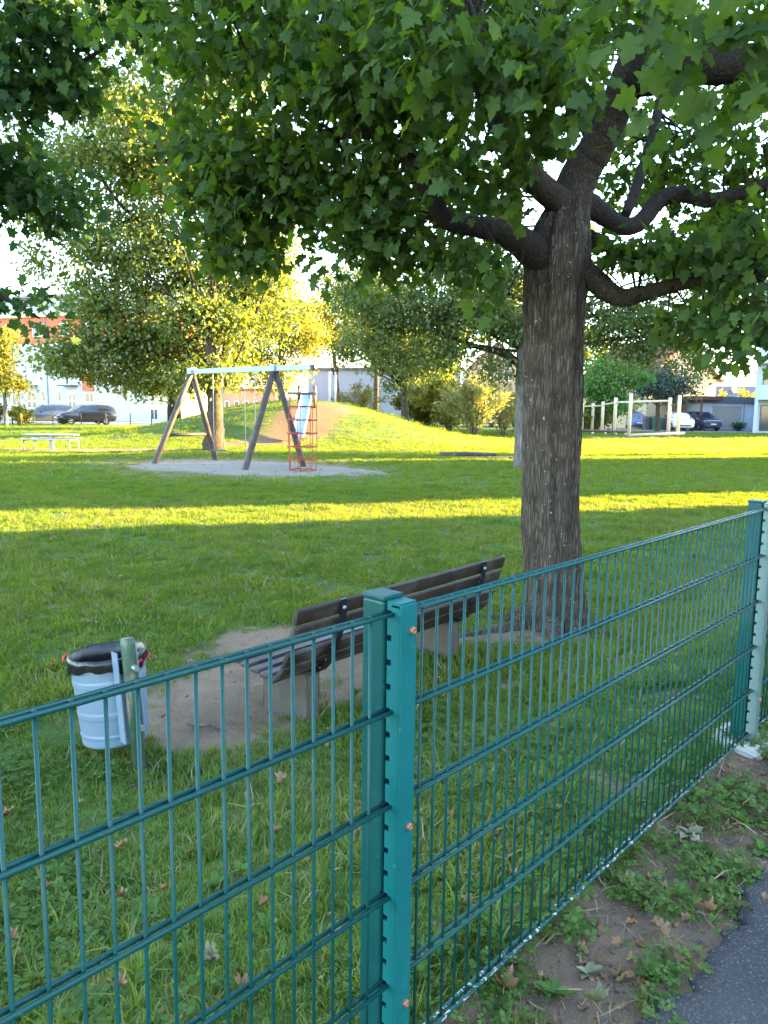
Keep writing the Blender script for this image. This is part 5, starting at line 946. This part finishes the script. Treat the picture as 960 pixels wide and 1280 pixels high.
for px, py, s in ((300, 1050, .6), (240, 1075, .7), (205, 1120, .6), (265, 1210, .8), (552, 985, .6), (620, 1055, .8), (690, 915, .8), (640, 985, .6), (650, 860, .6), (770, 850, .6), (375, 945, .7), (60, 1120, .8), (100, 1010, .6), (330, 1140, .7), (400, 1010, .6), (545, 1180, .9), (640, 1100, .6), (700, 1020, .7), (760, 960, .6), (300, 1245, .9), (730, 905, .6)):
    fallen(px, py, s, 'small dry brown leaf half sunk in the grass behind the fence', 'small dry leaves half sunk in the grass', lift=.02)
fallen(264, 1208, 1.0, 'pale curled leaf in the grass below the left panel', G_, True, .03); fallen(685, 915, 1.1, 'whitish leaf in the grass behind the right panel', G_, True, .03)
# a stick on the trodden soil
p = gp(258, 911); tag(MB().tube([(-.11, .03, .012), (-.04, .0, .02), (.03, .012, .016), (.12, -.05, .012)], [.006, .008, .008, .005], 7, True, .1).build('stick', M['bark_grey'], None, True, p), 'thin bent stick lying on the trodden soil left of the bench', 'stick')
p = gp(190, 985); tag(MB().tube([(-.10, -.03, .015), (-.03, .01, .028), (.04, .0, .022), (.09, .05, .012)], [.005, .009, .008, .004], 7, True, .2).build('stick', M['bark'], None, True, p), 'thick grey stick in the grass right below the litter bin post', 'stick')
# weeds with broad leaves on the verge and behind the fence
bl_me = []
for s in range(3):
    v = []; nn = 7
    for i in range(nn):
        t = i / (nn - 1); wv = .26 * math.sin(math.pi * t ** .8) * (1 + .15 * (-1) ** i); z = .25 * t - .45 * t * t + rng.normal(0, .01); v += [(-wv, t, z + .06), (0, t, z), (wv, t, z + .06)]
    fcs = [q for i in range(nn - 1) for q in ((i * 3, i * 3 + 1, i * 3 + 4), (i * 3, i * 3 + 4, i * 3 + 3), (i * 3 + 1, i * 3 + 2, i * 3 + 5), (i * 3 + 1, i * 3 + 5, i * 3 + 4))]; bl_me.append(np_mesh('leaf', np.array(v), np.array(fcs)))
wm = {}
def weed(px, py, size, nl, label, m='weed_leaf', up=.5):
    p = gp(px, py); T = empty('weed_plant', p, random.uniform(0, 6), label, 'weed', 'broad leaved weeds by the fence')
    for i in range(nl):
        a = 2 * math.pi * i / nl + random.uniform(-.3, .3); key = (m, i % 3)
        if key not in wm: me = bl_me[i % 3].copy(); me.materials.append(M[m]); wm[key] = me
        o = bpy.data.objects.new('leaf', wm[key]); COL.objects.link(o); o.parent = T; s = size * random.uniform(.6, 1.15); o.scale = (s, s, s); o.rotation_euler = (random.uniform(.1, up + .35), random.uniform(-.3, .3), a); o.location = (0, 0, .004)
weed(815, 1222, .055, 11, 'bushy green weed at the asphalt edge near the bottom of the verge'); weed(690, 1245, .06, 9, 'green weed close to the fence in the bottom corner'); weed(720, 1160, .05, 9, 'low green weed between fence and pinkish leaf'); weed(760, 1100, .04, 8, 'small green weed midway along the verge against the fence'); weed(860, 1045, .06, 9, 'pale broad weed amid the verge next to the whitish leaf', 'weed_pale'); weed(880, 1065, .05, 8, 'bright green weed amid the verge beside the pale broad weed')
weed(925, 1030, .055, 10, 'grassy green weed at the far asphalt edge', 'weed_leaf', 1.0); weed(870, 1020, .045, 8, 'green weed near the far end of the verge by the fence'); weed(735, 1220, .05, 7, 'pale green weed in the middle of the lower verge', 'weed_pale'); weed(950, 1065, .05, 9, 'weed tuft at the right edge where asphalt meets soil', 'weed_leaf', 1.0)
weed(560, 1200, .09, 7, 'long leaved green dock inside the fence beside the bolted post', 'weed_leaf', 1.1); weed(270, 1110, .075, 8, 'pale green dandelion rosette behind the left panel'); weed(190, 1145, .08, 7, 'grass green plantain left of the dandelion behind the left panel', 'weed_leaf', .7); weed(335, 1165, .065, 7, 'bright plantain right of the dandelion behind the left panel', 'weed_leaf', .9); weed(300, 1090, .05, 6, 'small yellow green rosette above the dandelion', 'weed_leaf', .4); weed(640, 1120, .06, 8, 'round leaved weed behind the right panel', 'weed_leaf', .6)
weed(445, 870, .07, 9, 'leafy weed growing between bench legs and post', 'weed_leaf', .9)
